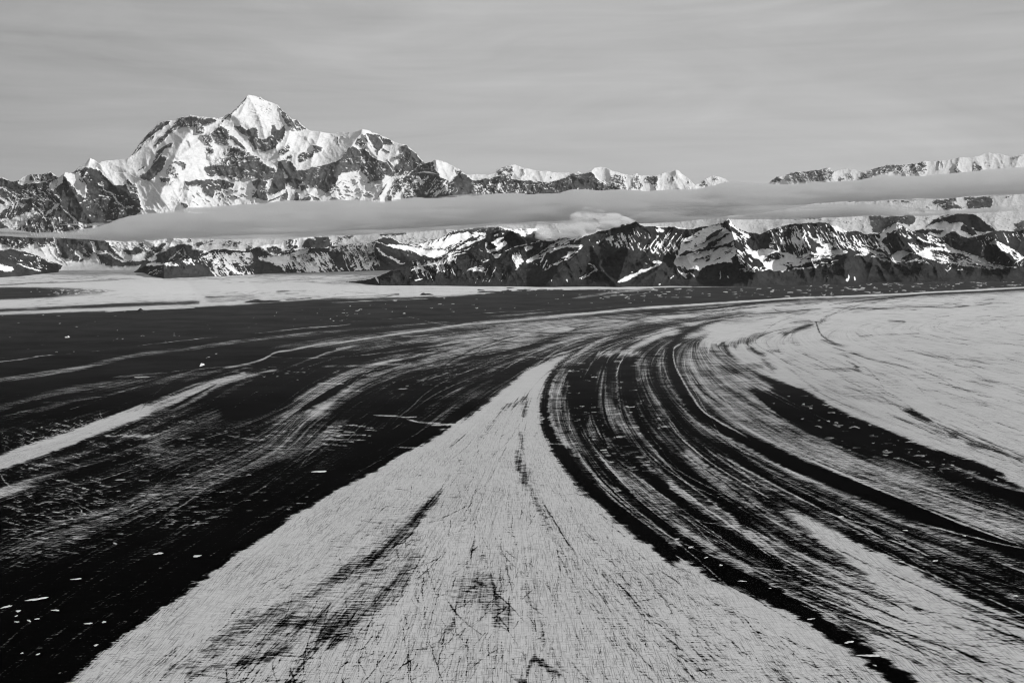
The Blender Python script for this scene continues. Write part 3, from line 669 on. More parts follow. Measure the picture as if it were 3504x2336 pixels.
k .8 50 22 1.5 .2 0 1130 500 1040 1000 1000 600 1100 0 1260
k .7 50 24 1.5 .2 1000 1020 1300 1000 1100 1120 700 1200 200 1380 0 1450 0 1400 500 1210
k .6 60 40 1.6 .12 500 1200 1300 1100 1700 1150 1300 1280 700 1300
k .7 25 18 2 0 1400 700 2352 680 2352 760 1800 800
k .9 50 22 1.3 .3 0 1140 450 1050 900 1010 500 1110 0 1250
k .8 24 10 1.5 -.6 0 1140 450 1050 700 1040 300 1180 0 1250
k .8 40 24 1.4 .25 300 1300 700 1160 1200 1010 1300 1040 900 1150 500 1330 0 1480
s .9 2 2.5 .9 1.2 0 1410 40 1470 80 1500 150 1510 195 1540
s .8 2 2 .9 1.2 670 1000 680 1030 700 1050
s .8 2 2 .9 1.2 620 1040 700 1060
@K
s .16 40 20 .6 14 300 1560 600 1300 900 1080 1200 900
s .35 70 40 .7 16 -100 760 200 660 500 540 800 430 1100 320 1400 210 1700 90 2000 0
s .85 36 10 .85 6 -200 360 0 300 100 270 300 220
s .4 10 6 .8 4 200 250 500 140 800 40
s .2 8 6 .7 4 600 290 900 190 1200 90
s .25 26 26 .6 10 -100 850 200 760 500 640
k .8 150 34 1.5 .02 0 330 500 250 1000 300 1500 200 1400 420 1000 520 400 700 0 800
k .8 30 26 1.6 .4 0 170 500 200 800 350 600 450 0 480
k .75 12 55 2 .18 100 520 400 540 700 600 500 700 150 700
k .7 40 26 1.5 0 1000 300 2200 200 1900 440 1200 520
k .8 30 34 2 -.04 950 460 1500 380 1400 520 1000 530
k .4 40 16 2 -.1 600 1250 1000 1000 1400 820 1300 930 700 1300
k 1 60 26 1.6 -.06 700 0 1200 0 1700 150 1500 400 1000 560 700 400
k .9 70 26 1.4 .25 0 150 700 180 600 420 200 520 0 480
s 1 3 3 1 1.5 1065 797 1090 797
s .9 3 5 1 1.5 755 622 785 638
s .9 2 4 1 1.5 870 390 900 365
s .9 5 3 1 1.5 545 405 550 428
s .3 20 12 .5 8 500 1450 700 1280 900 1150
s .8 3 3 .8 1.5 380 1500 450 1490
'''
FLOW = '''
-450 810 0 765 300 740 700 715 1100 695 1600 675 2352 655 2750 640
-450 960 0 868 300 830 700 765 1100 722 1600 690 2352 665 2750 655
-450 1080 0 960 250 905 450 850 640 805 900 760 1300 725 1700 700 2352 672 2750 658
-450 1250 0 1065 200 1000 400 920 560 860 800 805 1100 765 1400 730 1800 700 2352 675 2750 660
-450 1400 0 1170 250 1100 500 1000 640 945 740 885 850 840 1100 790 1350 750 1700 715 2352 678 2750 662
-450 1650 0 1310 300 1190 600 1050 700 965 800 900 900 860 1150 800 1400 760 1750 718 2352 681 2750 664
-200 1750 0 1568 300 1350 650 1130 850 1000 1000 900 1130 850 1300 790 1500 750 1800 715 2352 683 2750 666
-30 1750 180 1568 500 1300 750 1140 950 1020 1080 930 1190 860 1310 808 1450 766 1700 728 2352 686 2750 668
450 1750 600 1568 850 1300 1010 1120 1140 960 1225 872 1330 807 1470 763 1750 725 2352 689 2750 672
1060 1750 1080 1568 1130 1250 1185 1020 1235 880 1340 806 1480 762 1770 724 2352 691 2750 675
1850 1750 1600 1568 1390 1350 1260 1150 1220 1000 1245 880 1345 808 1485 764 1780 725 2352 693 2750 678
2250 1750 2080 1568 1850 1440 1600 1310 1420 1180 1290 1060 1250 960 1262 870 1330 815 1440 775 1600 750 1850 718 2352 695 2750 680
2750 1700 2352 1530 2000 1400 1700 1270 1450 1090 1360 970 1370 860 1420 800 1560 757 1850 722 2352 697 2750 682
2750 1560 2352 1400 2000 1230 1750 1100 1600 1000 1500 880 1510 810 1600 768 1850 730 2352 699 2750 684
2750 1420 2352 1270 2000 1150 1750 1050 1600 950 1540 870 1545 805 1640 765 1850 733 2352 702 2750 686
2750 1290 2352 1150 2100 1050 1850 940 1700 860 1630 800 1660 773 1800 742 2100 715 2352 706 2750 690
2750 1180 2352 1060 2150 980 1950 890 1800 820 1750 780 1850 748 2000 728 2352 710 2750 695
2750 1050 2352 950 2100 870 1930 810 1860 770 1950 742 2100 726 2352 714 2750 700
2750 950 2352 850 2150 805 2020 775 1990 752 2100 736 2352 722 2750 710
2750 820 2352 770 2250 757 2200 748 2220 742 2300 734 2500 724 2750 715
'''
def flow_map(sh):
    """psi (across) and s (along) coordinates of the ice flow on the plan"""
    L = []
    for line in FLOW.strip().splitlines():
        p, _ = pts(line.split(), 'P'); c = curve(p, 24)
        d = np.r_[0, np.cumsum(np.hypot(*np.diff(c, axis=0).T) / np.clip((c[1:, 1] - 834) / 300., .15, 9))]
        t = np.linspace(0, d[-1], 420)
        L.append(np.c_[np.interp(t, d, c[:, 0]), np.interp(t, d, c[:, 1])])
    L = np.array(L)                                       # K x 420 x 2
    K = len(L); ks = np.linspace(0, K - 1, (K - 1) * 90 + 1)
    i = np.clip(ks.astype(int), 0, K - 2); u = (ks - i)[:, None, None]
    im, i2 = np.clip(i - 1, 0, K - 1), np.clip(i + 2, 0, K - 1)
    a, b, c, d = L[im], L[i], L[i + 1], L[i2]
    S = .5 * (2 * b + (c - a) * u + (2 * a - 5 * b + 4 * c - d) * u * u + (3 * b - a - 3 * c + d) * u ** 3)
    st = 6.0
    w, h = int((sh.w * sh.st) / st) + 2, int((sh.h * sh.st) / st) + 2
    psi = np.zeros((h, w)); ss = np.zeros((h, w)); n = np.zeros((h, w))
    for _ in range(3):
        for f in (0, .33, .66):
            q = S[:, :-1] * (1 - f) + S[:, 1:] * f
            X = ((q[..., 0] - sh.x0) / st).astype(int); Y = ((q[..., 1] - sh.y0) / st).astype(int)
            ok = (X >= 0) & (X < w) & (Y >= 0) & (Y < h)
            kk = np.broadcast_to(ks[:, None], X.shape); tt = np.broadcast_to(np.arange(X.shape[1])[None] + f, X.shape)
            np.add.at(psi, (Y[ok], X[ok]), kk[ok]); np.add.at(ss, (Y[ok], X[ok]), tt[ok]); np.add.at(n, (Y[ok], X[ok]), 1)
        break
    has = n > 0
    psi[has] /= n[has]; ss[has] /= n[has]
    known = has.copy()
    while not known.all():                                # grow into the gaps
        acc = np.zeros((3, h, w))
        P = np.pad(np.stack([psi * known, ss * known, known.astype(float)]), ((0, 0), (1, 1), (1, 1)))
        for dy in (0, 1, 2):
            for dx in (0, 1, 2):
                acc += P[:, dy:dy + h, dx:dx + w]
        new = (~known) & (acc[2] > 0)
        psi[new] = acc[0][new] / acc[2][new]; ss[new] = acc[1][new] / acc[2][new]; known |= new
    for _ in range(3):                                    # soften
        for A in (psi, ss):
            P = np.pad(A, 1, mode='edge'); A[:] = (P[1:-1, 1:-1] * 2 + P[:-2, 1:-1] + P[2:, 1:-1] + P[1:-1, :-2] + P[1:-1, 2:]) / 6
    o = []
    for A in (psi, ss):
        q = Sheet(sh.x0, sh.y0, sh.x0 + (w - 1) * st, sh.y0 + (h - 1) * st, st)
        q.T = np.zeros((q.h, q.w), np.float32); q.T[:min(h, q.h), :min(w, q.w)] = A[:q.h, :q.w]; o.append(q)
    return o
# ------------------------------------------------------------------ plan point -> place
CP, SP = math.cos(PITCH), math.sin(PITCH)
def ray(sx, sy):
    """direction with unit forward (Y) length"""
    xc = (sx - 1752.0) / FOC; yc = -(sy - 1168.0) / FOC
    fy = CP + yc * SP; fz = -SP + yc * CP
    return xc / fy, fz / fy                       # x per metre of Y, z per metre of Y
def plan_of(x, y, z):
    dz = z - CAM_H
    f = y * CP - dz * SP; u = y * SP + dz * CP
    return 1752.0 + FOC * x / f, 1168.0 - FOC * u / f

def grid_mesh(name, X, Y, Z, attrs, mat, kind='structure', label=None, wrap=False, smooth=True):
    h, w_ = X.shape
    me = bpy.data.meshes.new(name)
    co = np.stack([X, Y, Z], -1).reshape(-1, 3).astype(np.float32)
    idx = np.arange(h * w_, dtype=np.int32).reshape(h, w_)
    q = np.stack([idx[:-1, :-1], idx[:-1, 1:], idx[1:, 1:], idx[1:, :-1]], -1).reshape(-1, 4)
    me.vertices.add(len(co)); me.vertices.foreach_set('co', co.ravel())
    me.loops.add(q.size); me.loops.foreach_set('vertex_index', q.ravel().astype(np.int32))
    me.polygons.add(len(q)); me.polygons.foreach_set('loop_start', np.arange(0, q.size, 4, dtype=np.int32))
    me.polygons.foreach_set('loop_total', np.full(len(q), 4, np.int32))
    me.polygons.foreach_set('use_smooth', np.full(len(q), smooth))
    for k, A in attrs.items():
        a = me.attributes.new(k, 'FLOAT', 'POINT'); a.data.foreach_set('value', A.ravel().astype(np.float32))
    me.update(); me.validate(); me.materials.append(mat)
    o = bpy.data.objects.new(name, me); sc.collection.objects.link(o)
    if kind: o['kind'] = kind
    if label: o['label'] = label
    return o

# ------------------------------------------------------------------ the glacier surface
ice_sheet = Layered(ICE, (-300, 860, 3804, 2640, 2.0), (12, 6, .6))
psi_s, run_s = flow_map(ice_sheet.b)
def flow_dir(sh):
    gy, gx = np.gradient(sh.T); n = np.hypot(gx, gy) + 1e-6
    a, b = Sheet.__new__(Sheet), Sheet.__new__(Sheet)
    for q, v in ((a, -gy / n), (b, gx / n)):
        q.__dict__.update(sh.__dict__); q.T = v.astype(np.float32)
    return a, b
tx_s, ty_s = flow_dir(psi_s)

def inside(p, x, y):
    r = False
    for k in range(len(p)):
        a, b = p[k], p[(k + 1) % len(p)]
        if (a[1] > y) != (b[1] > y) and x < (b[0] - a[0]) * (y - a[1]) / (b[1] - a[1]) + a[0]: r = not r
    return r
def flow_lines(poly, n, ln, wd, tones, jit, op, seed):
    """cracks and debris threads that follow the flow (jit = how far they may slant off it)"""
    rs = np.random.RandomState(seed); p, _ = pts(poly.split(), 'S'); lo, hi = p.min(0), p.max(0); got = 0
    for _ in range(n * 12):
        if got >= n: break
        q = lo + rs.rand(2) * (hi - lo)
        if not inside(p, *q): continue
        here = float(ice_sheet.b.sample(np.array([q[0]]), np.array([q[1]]))[0]); tone = tones[rs.randint(len(tones))]
        if tone > .45 and here < .2 and rs.rand() < .85: continue
        got += 1
        k = min(max((q[1] - HZ) / 900., .22), 1.6)
        L = ln * k * (.3 + rs.rand() ** 2 * 1.7); off = rs.randn() * jit; line = [q]; bend = rs.randn() * .02
        if jit > .3 and rs.rand() < .4: off = rs.choice([-1, 1]) * (.5 + .5 * rs.rand())
        st = max(L / 12., 4.0); x, y = q
        for i in range(int(L / st) + 1):
            tx, ty = float(tx_s.sample(np.array([x]), np.array([y]))[0]), float(ty_s.sample(np.array([x]), np.array([y]))[0])
            c_, s_ = math.cos(off + bend * i), math.sin(off + bend * i)
            x, y = x + st * (tx * c_ - ty * s_), y + st * (tx * s_ + ty * c_); line.append((x, y))
        if len(line) < 3: continue
        line = np.array(line)[::max(1, len(line) // 8)]
        w_ = wd * (.5 + rs.rand()) * (.6 + .4 * k); o_ = op * (.4 + .6 * rs.rand())
        ice_sheet.l.stroke(line, w_, w_ * .7, tone, o_, .9)
        rs2 = o_; ice_sheet.m.stroke(line, w_, w_ * .7, 1.0, rs2, .9)
# the pale tongue: long slanting cracks and threads
TONGUE = '@P 1300 830 1000 1040 750 1200 560 1340 300 1568 2000 1568 1700 1400 1450 1230 1280 1080 1235 960'
flow_lines(TONGUE, 620, 110, 2.6, [.2, .35], .10, .75, 1)
flow_lines(TONGUE, 760, 46, 2.0, [.1, .3], .42, .8, 2)
flow_lines('@P 900 1220 700 1400 500 1568 1150 1568 1180 1300 1100 1150', 260, 60, 3.0, [.05, .2], .35, .8, 3)
flow_lines('@P 1250 1250 1500 1568 2050 1568 1750 1420 1450 1250', 260, 90, 2.8, [.1, .25], .12, .7, 4)
# belts right of the tongue
BELTS = '@P 1290 880 1400 790 1560 770 1600 900 1760 1010 2352 1250 2500 1400 2500 1700 2200 1600 1750 1370 1450 1180 1270 1010'
flow_lines(BELTS, 100, 520, 5.5, [.02, .05], .03, .85, 5)
flow_lines(BELTS, 120, 460, 3.4, [.7, .9], .03, .75, 6)
flow_lines('@P 1570 820 1640 790 1800 900 2352 1150 2500 1250 2500 1450 2352 1260 1800 1040 1640 930', 110, 420, 3.0, [.2, .85], .03, .7, 7)
flow_lines('@P 1600 1150 2352 1480 2352 1600 2000 1500 1650 1250', 130, 340, 3.4, [.3, .95, .9], .04, .8, 8)
# wide ice at the right
RICE = '@P 1700 740 2000 700 2352 690 2600 700 2600 1120 2352 1080 2000 930 1750 800'
flow_lines(RICE, 430, 380, 2.8, [.15, .35], .03, .6, 9)
flow_lines(RICE, 200, 240, 2.6, [1.0, 1.0], .04, .7, 10)
# far bend and the left moraines
flow_lines('@P 760 800 1100 750 1600 705 2352 675 2352 700 1700 735 1350 800 1000 860', 260, 700, 3.4, [.02, .1, .8, .7], .02, .7, 11)
flow_lines('@P -100 960 500 830 900 780 1200 800 1050 900 800 1000 300 1200 -100 1320', 190, 420, 2.8, [.5, .6, .35], .03, .6, 12)
flow_lines('@P -100 1200 600 980 1000 950 800 1150 400 1400 -100 1568', 110, 300, 2.4, [.4, .3], .06, .5, 13)

flow_lines('@P -100 1300 300 1180 700 1080 1000 960 960 1010 700 1180 400 1420 120 1568 -100 1600', 240, 420, 4.0, [.2, .28, .16], .04, .6, 14)
flow_lines('@P 1000 800 1300 770 1200 880 1000 980 860 1000 820 900', 90, 260, 3.0, [.3, .5], .05, .6, 15)

def make_ice_mat():
    mt = bpy.data.materials.new('ice_and_moraine'); mt.use_nodes = True; t = NT(mt.node_tree); t.n.clear()
    pos = t.node('ShaderNodeNewGeometry').outputs['Position']
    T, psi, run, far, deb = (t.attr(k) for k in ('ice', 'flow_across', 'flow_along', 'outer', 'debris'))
    flow = t.xyz(psi, t.m('MULTIPLY', run, .02))
    st1 = t.noise(t.mul(flow, (8, 1.3, 1)), 1.0, 5, .68, .3)
    st2 = t.noise(t.mul(flow, (34, 3.5, 1)), 1.0, 4, .65, .2, seed=5)
    nearw = t.attr('near')
    dash_f = t.noise(t.mul(pos, (1 / 120., 1 / 17., 0)), 1.0, 3, .6, .1)
    dash_n = t.noise(t.mul(pos, (1 / 30., 1 / 6., 0)), 1.0, 3, .65, .1, seed=8)
    dash = t.mix(nearw, dash_f, dash_n)
    dash2 = t.noise(t.mul(pos, (1 / 7., 1 / 2.4, 0)), 1.0, 2, .6, 0, seed=9)
    patch = t.noise(t.mul(pos, (1 / 190., 1 / 500., 0)), 1.0, 3, .55, 1.0, seed=4)
    c = lambda n, k: t.m('MULTIPLY', t.m('SUBTRACT', n, .5), k)
    inner = t.m('SUBTRACT', 1.0, far)
    streak = t.m('MULTIPLY', t.m('ADD', c(st1, 1.1), c(st2, .8)), inner)
    grain = t.m('ADD', t.m('ADD', c(dash, 1.6), c(dash2, .9)), c(patch, .5))
    n = t.m('ADD', streak, grain)
    mid = t.m('MULTIPLY', t.m('MULTIPLY', T, t.m('SUBTRACT', 1.0, T)), 4.0)          # most broken where half covered
    amp = t.mix(mid, t.mix(T, .24, .42), 1.0)
    v = t.m('ADD', T, t.m('MULTIPLY', n, amp))
    cover = t.step(v, .17, .82)
    # fine dark flecks and cracks on the clean ice, along the flow and at slants to it
    def flecks(p, gate, sd, w_=.05):
        return t.step(t.noise(p, 1.0, 2, .5, .1, seed=sd), gate, gate + w_)
    psi_m = t.m('MULTIPLY', psi, 80.0); run_m = t.m('MULTIPLY', run, .3)
    f1 = t.m('MULTIPLY', flecks(t.xyz(psi_m, run_m), .58, 11, .10), .6)
    f2 = flecks(t.mul(pos, (1 / 1.3, 1 / 50., 0), (0, 0, R(24))), .60, 12, .06)
    f3 = flecks(t.mul(pos, (1 / 1.3, 1 / 44., 0), (0, 0, R(-27))), .60, 13, .06)
    f4 = flecks(t.mul(pos, (1 / 12., 1 / 2.2, 0), (0, 0, R(4))), .61, 14)
    f5 = flecks(t.mul(pos, (1 / 1.6, 1 / 80., 0), (0, 0, R(-9))), .60, 15)
    cr = t.m('MAXIMUM', t.m('MAXIMUM', f1, f2), t.m('MAXIMUM', f3, t.m('MAXIMUM', f4, f5)))
    dens = t.step(t.noise(t.mul(pos, (1 / 120., 1 / 260., 0)), 1.0, 3, .5, seed=17), .3, .65, .45, 1.0)
    cr = t.m('MULTIPLY', cr, dens)
    alb_ice = t.m('ADD', .455, c(patch, .08)); alb_ice = t.m('ADD', alb_ice, t.m('MULTIPLY', c(dash2, .10), nearw)); alb_ice = t.m('ADD', alb_ice, c(dash, .16)); alb_ice = t.m('ADD', alb_ice, c(st2, .14))
    alb_ice = t.m('MULTIPLY', alb_ice, t.m('SUBTRACT', 1.0, t.m('MULTIPLY', t.m('MULTIPLY', cr, .55), nearw)))
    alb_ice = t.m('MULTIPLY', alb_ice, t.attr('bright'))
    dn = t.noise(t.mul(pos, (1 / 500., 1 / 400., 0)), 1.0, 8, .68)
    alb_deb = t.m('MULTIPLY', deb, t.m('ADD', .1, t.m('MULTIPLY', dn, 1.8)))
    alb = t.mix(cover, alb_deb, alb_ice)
    rgb = t.node('ShaderNodeCombineColor', {0: alb, 1: alb, 2: alb}).outputs[0]
    bs = t.node('ShaderNodeBsdfPrincipled', {'Base Color': rgb, 'Roughness': .9, 'Specular IOR Level': 0.0})
    bh = t.m('ADD', t.m('MULTIPLY', dash2, 1.0), t.m('MULTIPLY', dash, 2.5))
    bp = t.node('ShaderNodeBump', {'Height': bh, 'Strength': .35, 'Distance': 1.2}); t.l.new(bp.outputs[0], bs.inputs['Normal'])
    o = t.node('ShaderNodeOutputMaterial'); t.l.new(bs.outputs[0], o.inputs[0])
    return mt
ICE_MAT = make_ice_mat()

def build_glacier():
    rows = np.r_[np.linspace(866, 1000, 110, endpoint=False), np.arange(1000, 2420, 2.5), np.linspace(2430, 2900, 20), [3200, 3900, 5200]]
    cols = np.r_[[-9000, -5000, -3000, -1800, -1100, -700, -500, -400], np.arange(-300, 3806, 2.6), [3900, 4000, 4200, 4600, 5300, 6500, 8500, 12500]]
    SX, SY = np.meshgrid(cols, rows)
    rx, rz = ray(SX, SY); Yd = -CAM_H / rz
    X, Y = rx * Yd, Yd.copy(); Z = np.zeros_like(X)
    # gentle swells, low moraine ridges
    Z += 5.0 * (fbm(X / 900, Y / 900, 3, 5) - .5) * np.clip((Y - 1200) / 3000, 0, 1)
    pk = np.clip((SY - HZ) / 600., .1, 2.2)                # plan units that look alike shrink with distance
    # beyond the surveyed strip the stripes simply carry on along their last heading
    GX, GY = SX, SY
    for xe, sg in ((3640.0, 1), (-270.0, -1)):
        far = (SX - xe) * sg > 0; ex = np.full_like(SX, xe)
        def head(y): return np.clip(ty_s.sample(ex, y) / np.where(np.abs(tx_s.sample(ex, y)) < .2, .2 * np.sign(tx_s.sample(ex, y) + 1e-9), tx_s.sample(ex, y)), -1.2, 1.2)
        y1 = SY - head(SY) * (SX - xe); y1 = SY - .5 * (head(SY) + head(np.clip(y1, 900, 2600))) * (SX - xe)
        GX = np.where(far, xe, GX); GY = np.where(far, np.clip(y1, 880, 2630), GY)
    off = np.abs(SX - GX)
    SX, SY, KX, KY = GX, GY, SX, SY
    psi = psi_s.sample(SX, SY); run = run_s.sample(SX, SY) - off * .03
    tx, ty = tx_s.sample(SX, SY), ty_s.sample(SX, SY)
    fib = fbm(psi * 11, run / 26., 4, 61, .62) - .5          # fibres: edges fray along the flow, hardly across it
    hor = fbm(X / 90., Y / 22., 3, 66, .6) - .5
    edge = np.interp(SX, [-300, 0, 447, 1043, 1640, 2384, 3504, 3900], [1240, 1215, 1160, 1080, 1030, 1000, 975, 965])
    outer = np.clip((edge - SY) / 40 + .5, 0, 1)
    L_ = pk * 85 * fib * (1 - outer)
    cx = pk * (7 * (fbm(X / 60., Y / 60., 3, 71, .6) - .5)) + pk * 26 * hor * (1 - outer)
    T = ice_sheet.sample(SX + tx * L_ + cx, SY + ty * L_, SX + cx * .2, SY)
    T = np.clip(T, 0, 1) ** 1.12
    Z += 14 * (fbm(X / 260, Y / 700, 4, 8) - .45) * np.clip(.5 - T, 0, .5) * 2 * np.clip((Y - 5000) / 5000, 0, 1)
    outer = np.maximum(outer, np.clip((1075 - SY) / 30, 0, 1) * np.clip((SX - 2000) / 300, 0, 1))
    deb = np.interp(SY, [880, 960, 1050, 1200, 1400, 1700, 2336], [.040, .042, .036, .020, .006, .002, .001])  # debris painted paler with distance, haze lift put into its albedo
    near = np.clip((SY - 1250) / 350, 0, 1)
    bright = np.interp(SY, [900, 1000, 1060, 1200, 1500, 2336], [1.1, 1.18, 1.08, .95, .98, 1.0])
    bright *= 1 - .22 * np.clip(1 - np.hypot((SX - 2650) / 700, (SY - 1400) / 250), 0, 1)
    # a last ring far beyond everything
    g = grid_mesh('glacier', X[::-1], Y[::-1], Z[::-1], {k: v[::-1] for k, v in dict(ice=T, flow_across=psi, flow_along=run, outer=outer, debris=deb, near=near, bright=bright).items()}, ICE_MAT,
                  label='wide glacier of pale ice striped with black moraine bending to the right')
    return g
build_glacier()

# ------------------------------------------------------------------ single pieces lying on the glacier
def plain_mat(name, a, b, scale):
    mt = bpy.data.materials.new(name); mt.use_nodes = True; t = NT(mt.node_tree); t.n.clear()
    pos = t.node('ShaderNodeNewGeometry').outputs['Position']
    n = t.noise(t.mul(pos, (1 / scale, 1 / scale, 1 / scale)), 1.0, 4, .6)
    v = t.step(n, .3, .7, a, b)
    bs = t.node('ShaderNodeBsdfPrincipled', {'Base Color': t.node('ShaderNodeCombineColor', {0: v, 1: v, 2: v}).outputs[0], 'Roughness': .85, 'Specular IOR Level': 0.05})
    o = t.node('ShaderNodeOutputMaterial'); t.l.new(bs.outputs[0], o.inputs[0]); return mt
WHITE = plain_mat('clean_ice', .46, .6, 6.0); DARK = plain_mat('dark_rubble', .018, .045, 30.0)

def heap(name, label, cat, fr, x0, y0, x1, y1, thick, high, mat, seed, group=None):
    """a low irregular heap: its two ends and breadth surveyed on the plan, its height in metres"""
    k = FR[fr]
    a, b = [(k[0] + x / k[2], k[1] + y / k[2]) for x, y in ((x0, y0), (x1, y1))]
    def ground(p):
        rx, rz = ray(*p); Y = -CAM_H / rz; return np.array([rx * Y, Y])
    A, B = ground(a), ground(b); m = ((a[0] + b[0]) / 2, (a[1] + b[1]) / 2)
    T0, T1 = ground((m[0], m[1] + thick / 2)), ground((m[0], m[1] - thick / 2))
    c = (A + B) / 2; u = (B - A) / 2; v = (T1 - T0) / 2
    rs = np.random.RandomState(seed); ph = rs.rand(6) * 6.28
    n, m_ = 40, 9; vs, fs = [], []
    for j in range(m_):
        r = 1 - j / (m_ - 1)
        for i in range(n):
            th = 2 * math.pi * i / n
            w_ = 1 + .22 * math.sin(2 * th + ph[0]) + .16 * math.sin(3 * th + ph[1]) + .10 * math.sin(5 * th + ph[2]) + .07 * math.sin(9 * th + ph[3])
            p = c + u * math.cos(th) * r * w_ + v * math.sin(th) * r * w_
            z = high * (1 - r ** 2) * (.75 + .25 * math.sin(4 * math.cos(th) * r + ph[4]) + .2 * math.sin(7 * math.cos(th) * r + ph[5])) if j else -3.0
            vs.append((p[0], p[1], z))
    for j in range(m_ - 1):
        for i in range(n): fs.append((j * n + i, j * n + (i + 1) % n, (j + 1) * n + (i + 1) % n, (j + 1) * n + i))
    vs = np.array(vs); o0 = np.array([c[0], c[1], 0.0])
    me = bpy.data.meshes.new(name); me.from_pydata((vs - o0).tolist(), [], fs); me.update()
    for p in me.polygons: p.use_smooth = True
    me.materials.append(mat); o = bpy.data.objects.new(name, me); sc.collection.objects.link(o); o.location = o0
    o['label'] = label; o['category'] = cat
    if group: o['group'] = group
    return o
PL = 'small white ice patch lying on the black moraine at lower left'
for q, (x0, y0, x1, y1, t_) in enumerate([(0, 1068, 85, 1044, 6), (345, 1080, 400, 1078, 6), (95, 1158, 130, 1156, 5), (180, 1147, 210, 1152, 7), (230, 1138, 270, 1136, 4),
        (565, 1170, 620, 1166, 6), (680, 1158, 715, 1158, 6), (475, 872, 550, 868, 5), (625, 1316, 660, 1311, 6), (138, 1367, 158, 1366, 5), (100, 1086, 145, 1082, 6), (240, 1378, 268, 1370, 5), (100, 1120, 120, 1114, 5)]):
    heap('ice_patch', PL, 'ice patch', 'K', x0, y0, x1, y1, t_, .8, WHITE, q, 'white ice patches on the black moraine at lower left')
heap('ice_patch', 'long slanting white ice patch, largest on the black moraine at lower left', 'ice patch', 'K', 175, 1015, 318, 994, 8, 1.0, WHITE, 41)
heap('ice_patch', 'white ice patch alone in the dark moraine near the pale tongue, upper of two', 'ice patch', 'K', 2096, 152, 2190, 147, 5, .8, WHITE, 42)
heap('ice_patch', 'white double ice patch in the middle of the left black moraine', 'ice patch', 'K', 1030, 702, 1095, 696, 7, .8, WHITE, 43)
heap('ice_patch', 'white ice patch in the left black moraine, nearer the pale tongue', 'ice patch', 'K', 1285, 718, 1355, 714, 6, .8, WHITE, 44)
for q, (x0, y0, x1, y1, t_) in enumerate([(18, 602, 46, 598, 5), (100, 656, 146, 653, 6), (213, 726, 242, 721, 5), (308, 777, 340, 773, 6), (440, 880, 497, 882, 5), (645, 928, 662, 929, 4),
        (900, 1136, 952, 1132, 5), (1340, 1441, 1370, 1446, 4), (80, 798, 105, 797, 4)]):
    heap('ice_patch', 'small white ice patch along the black stripe right of the pale tongue', 'ice patch', 'M', x0, y0, x1, y1, t_, .6, WHITE, 60 + q, 'white ice patches along the black stripe')
heap('ice_patch', 'white ice patch bridging the lower end of the black stripe, upper of two', 'ice patch', 'M', 1152, 1292, 1212, 1284, 9, .7, WHITE, 71)
heap('ice_patch', 'long pale ice bridge across the lower end of the black stripe', 'ice patch', 'M', 1245, 1374, 1395, 1382, 9, .7, WHITE, 72)
for q, (x0, y0, x1, y1, t_) in enumerate([(1940, 577, 1966, 577, 4), (1740, 747, 1775, 743, 5), (2280, 979, 2310, 979, 6), (1545, 541, 1575, 542, 4), (1110, 450, 1145, 450, 4)]):
    heap('ice_patch', 'tiny white ice patch among the thin dark stripes at lower right', 'ice patch', 'M', x0, y0, x1, y1, t_, .5, WHITE, 80 + q, 'tiny ice patches among the right stripes')
heap('ice_block', 'bright white ice block standing on the dark plain at left', 'ice block', 'H', 1338, 690, 1370, 682, 7, 13.0, WHITE, 91)
heap('ice_block', 'small white block beside a dark pit on the outer plain', 'ice block', 'H', 433, 499, 470, 497, 3, 10.0, WHITE, 92)
heap('moraine_mound', 'long low dark rubble mound on the edge of the pale glacier', 'rubble mound', 'G', 390, 1424, 800, 1412, 4, 26.0, DARK, 93)
heap('moraine_mound', 'small dark rubble hump beside the white strip at left', 'rubble mound', 'F', 1390, 1515, 1515, 1513, 4, 24.0, DARK, 94)
heap('moraine_mound', 'tiny dark rubble cone on the white ice below the front hills', 'rubble mound', 'G', 2215, 1346, 2335, 1346, 3, 26.0, DARK, 95)
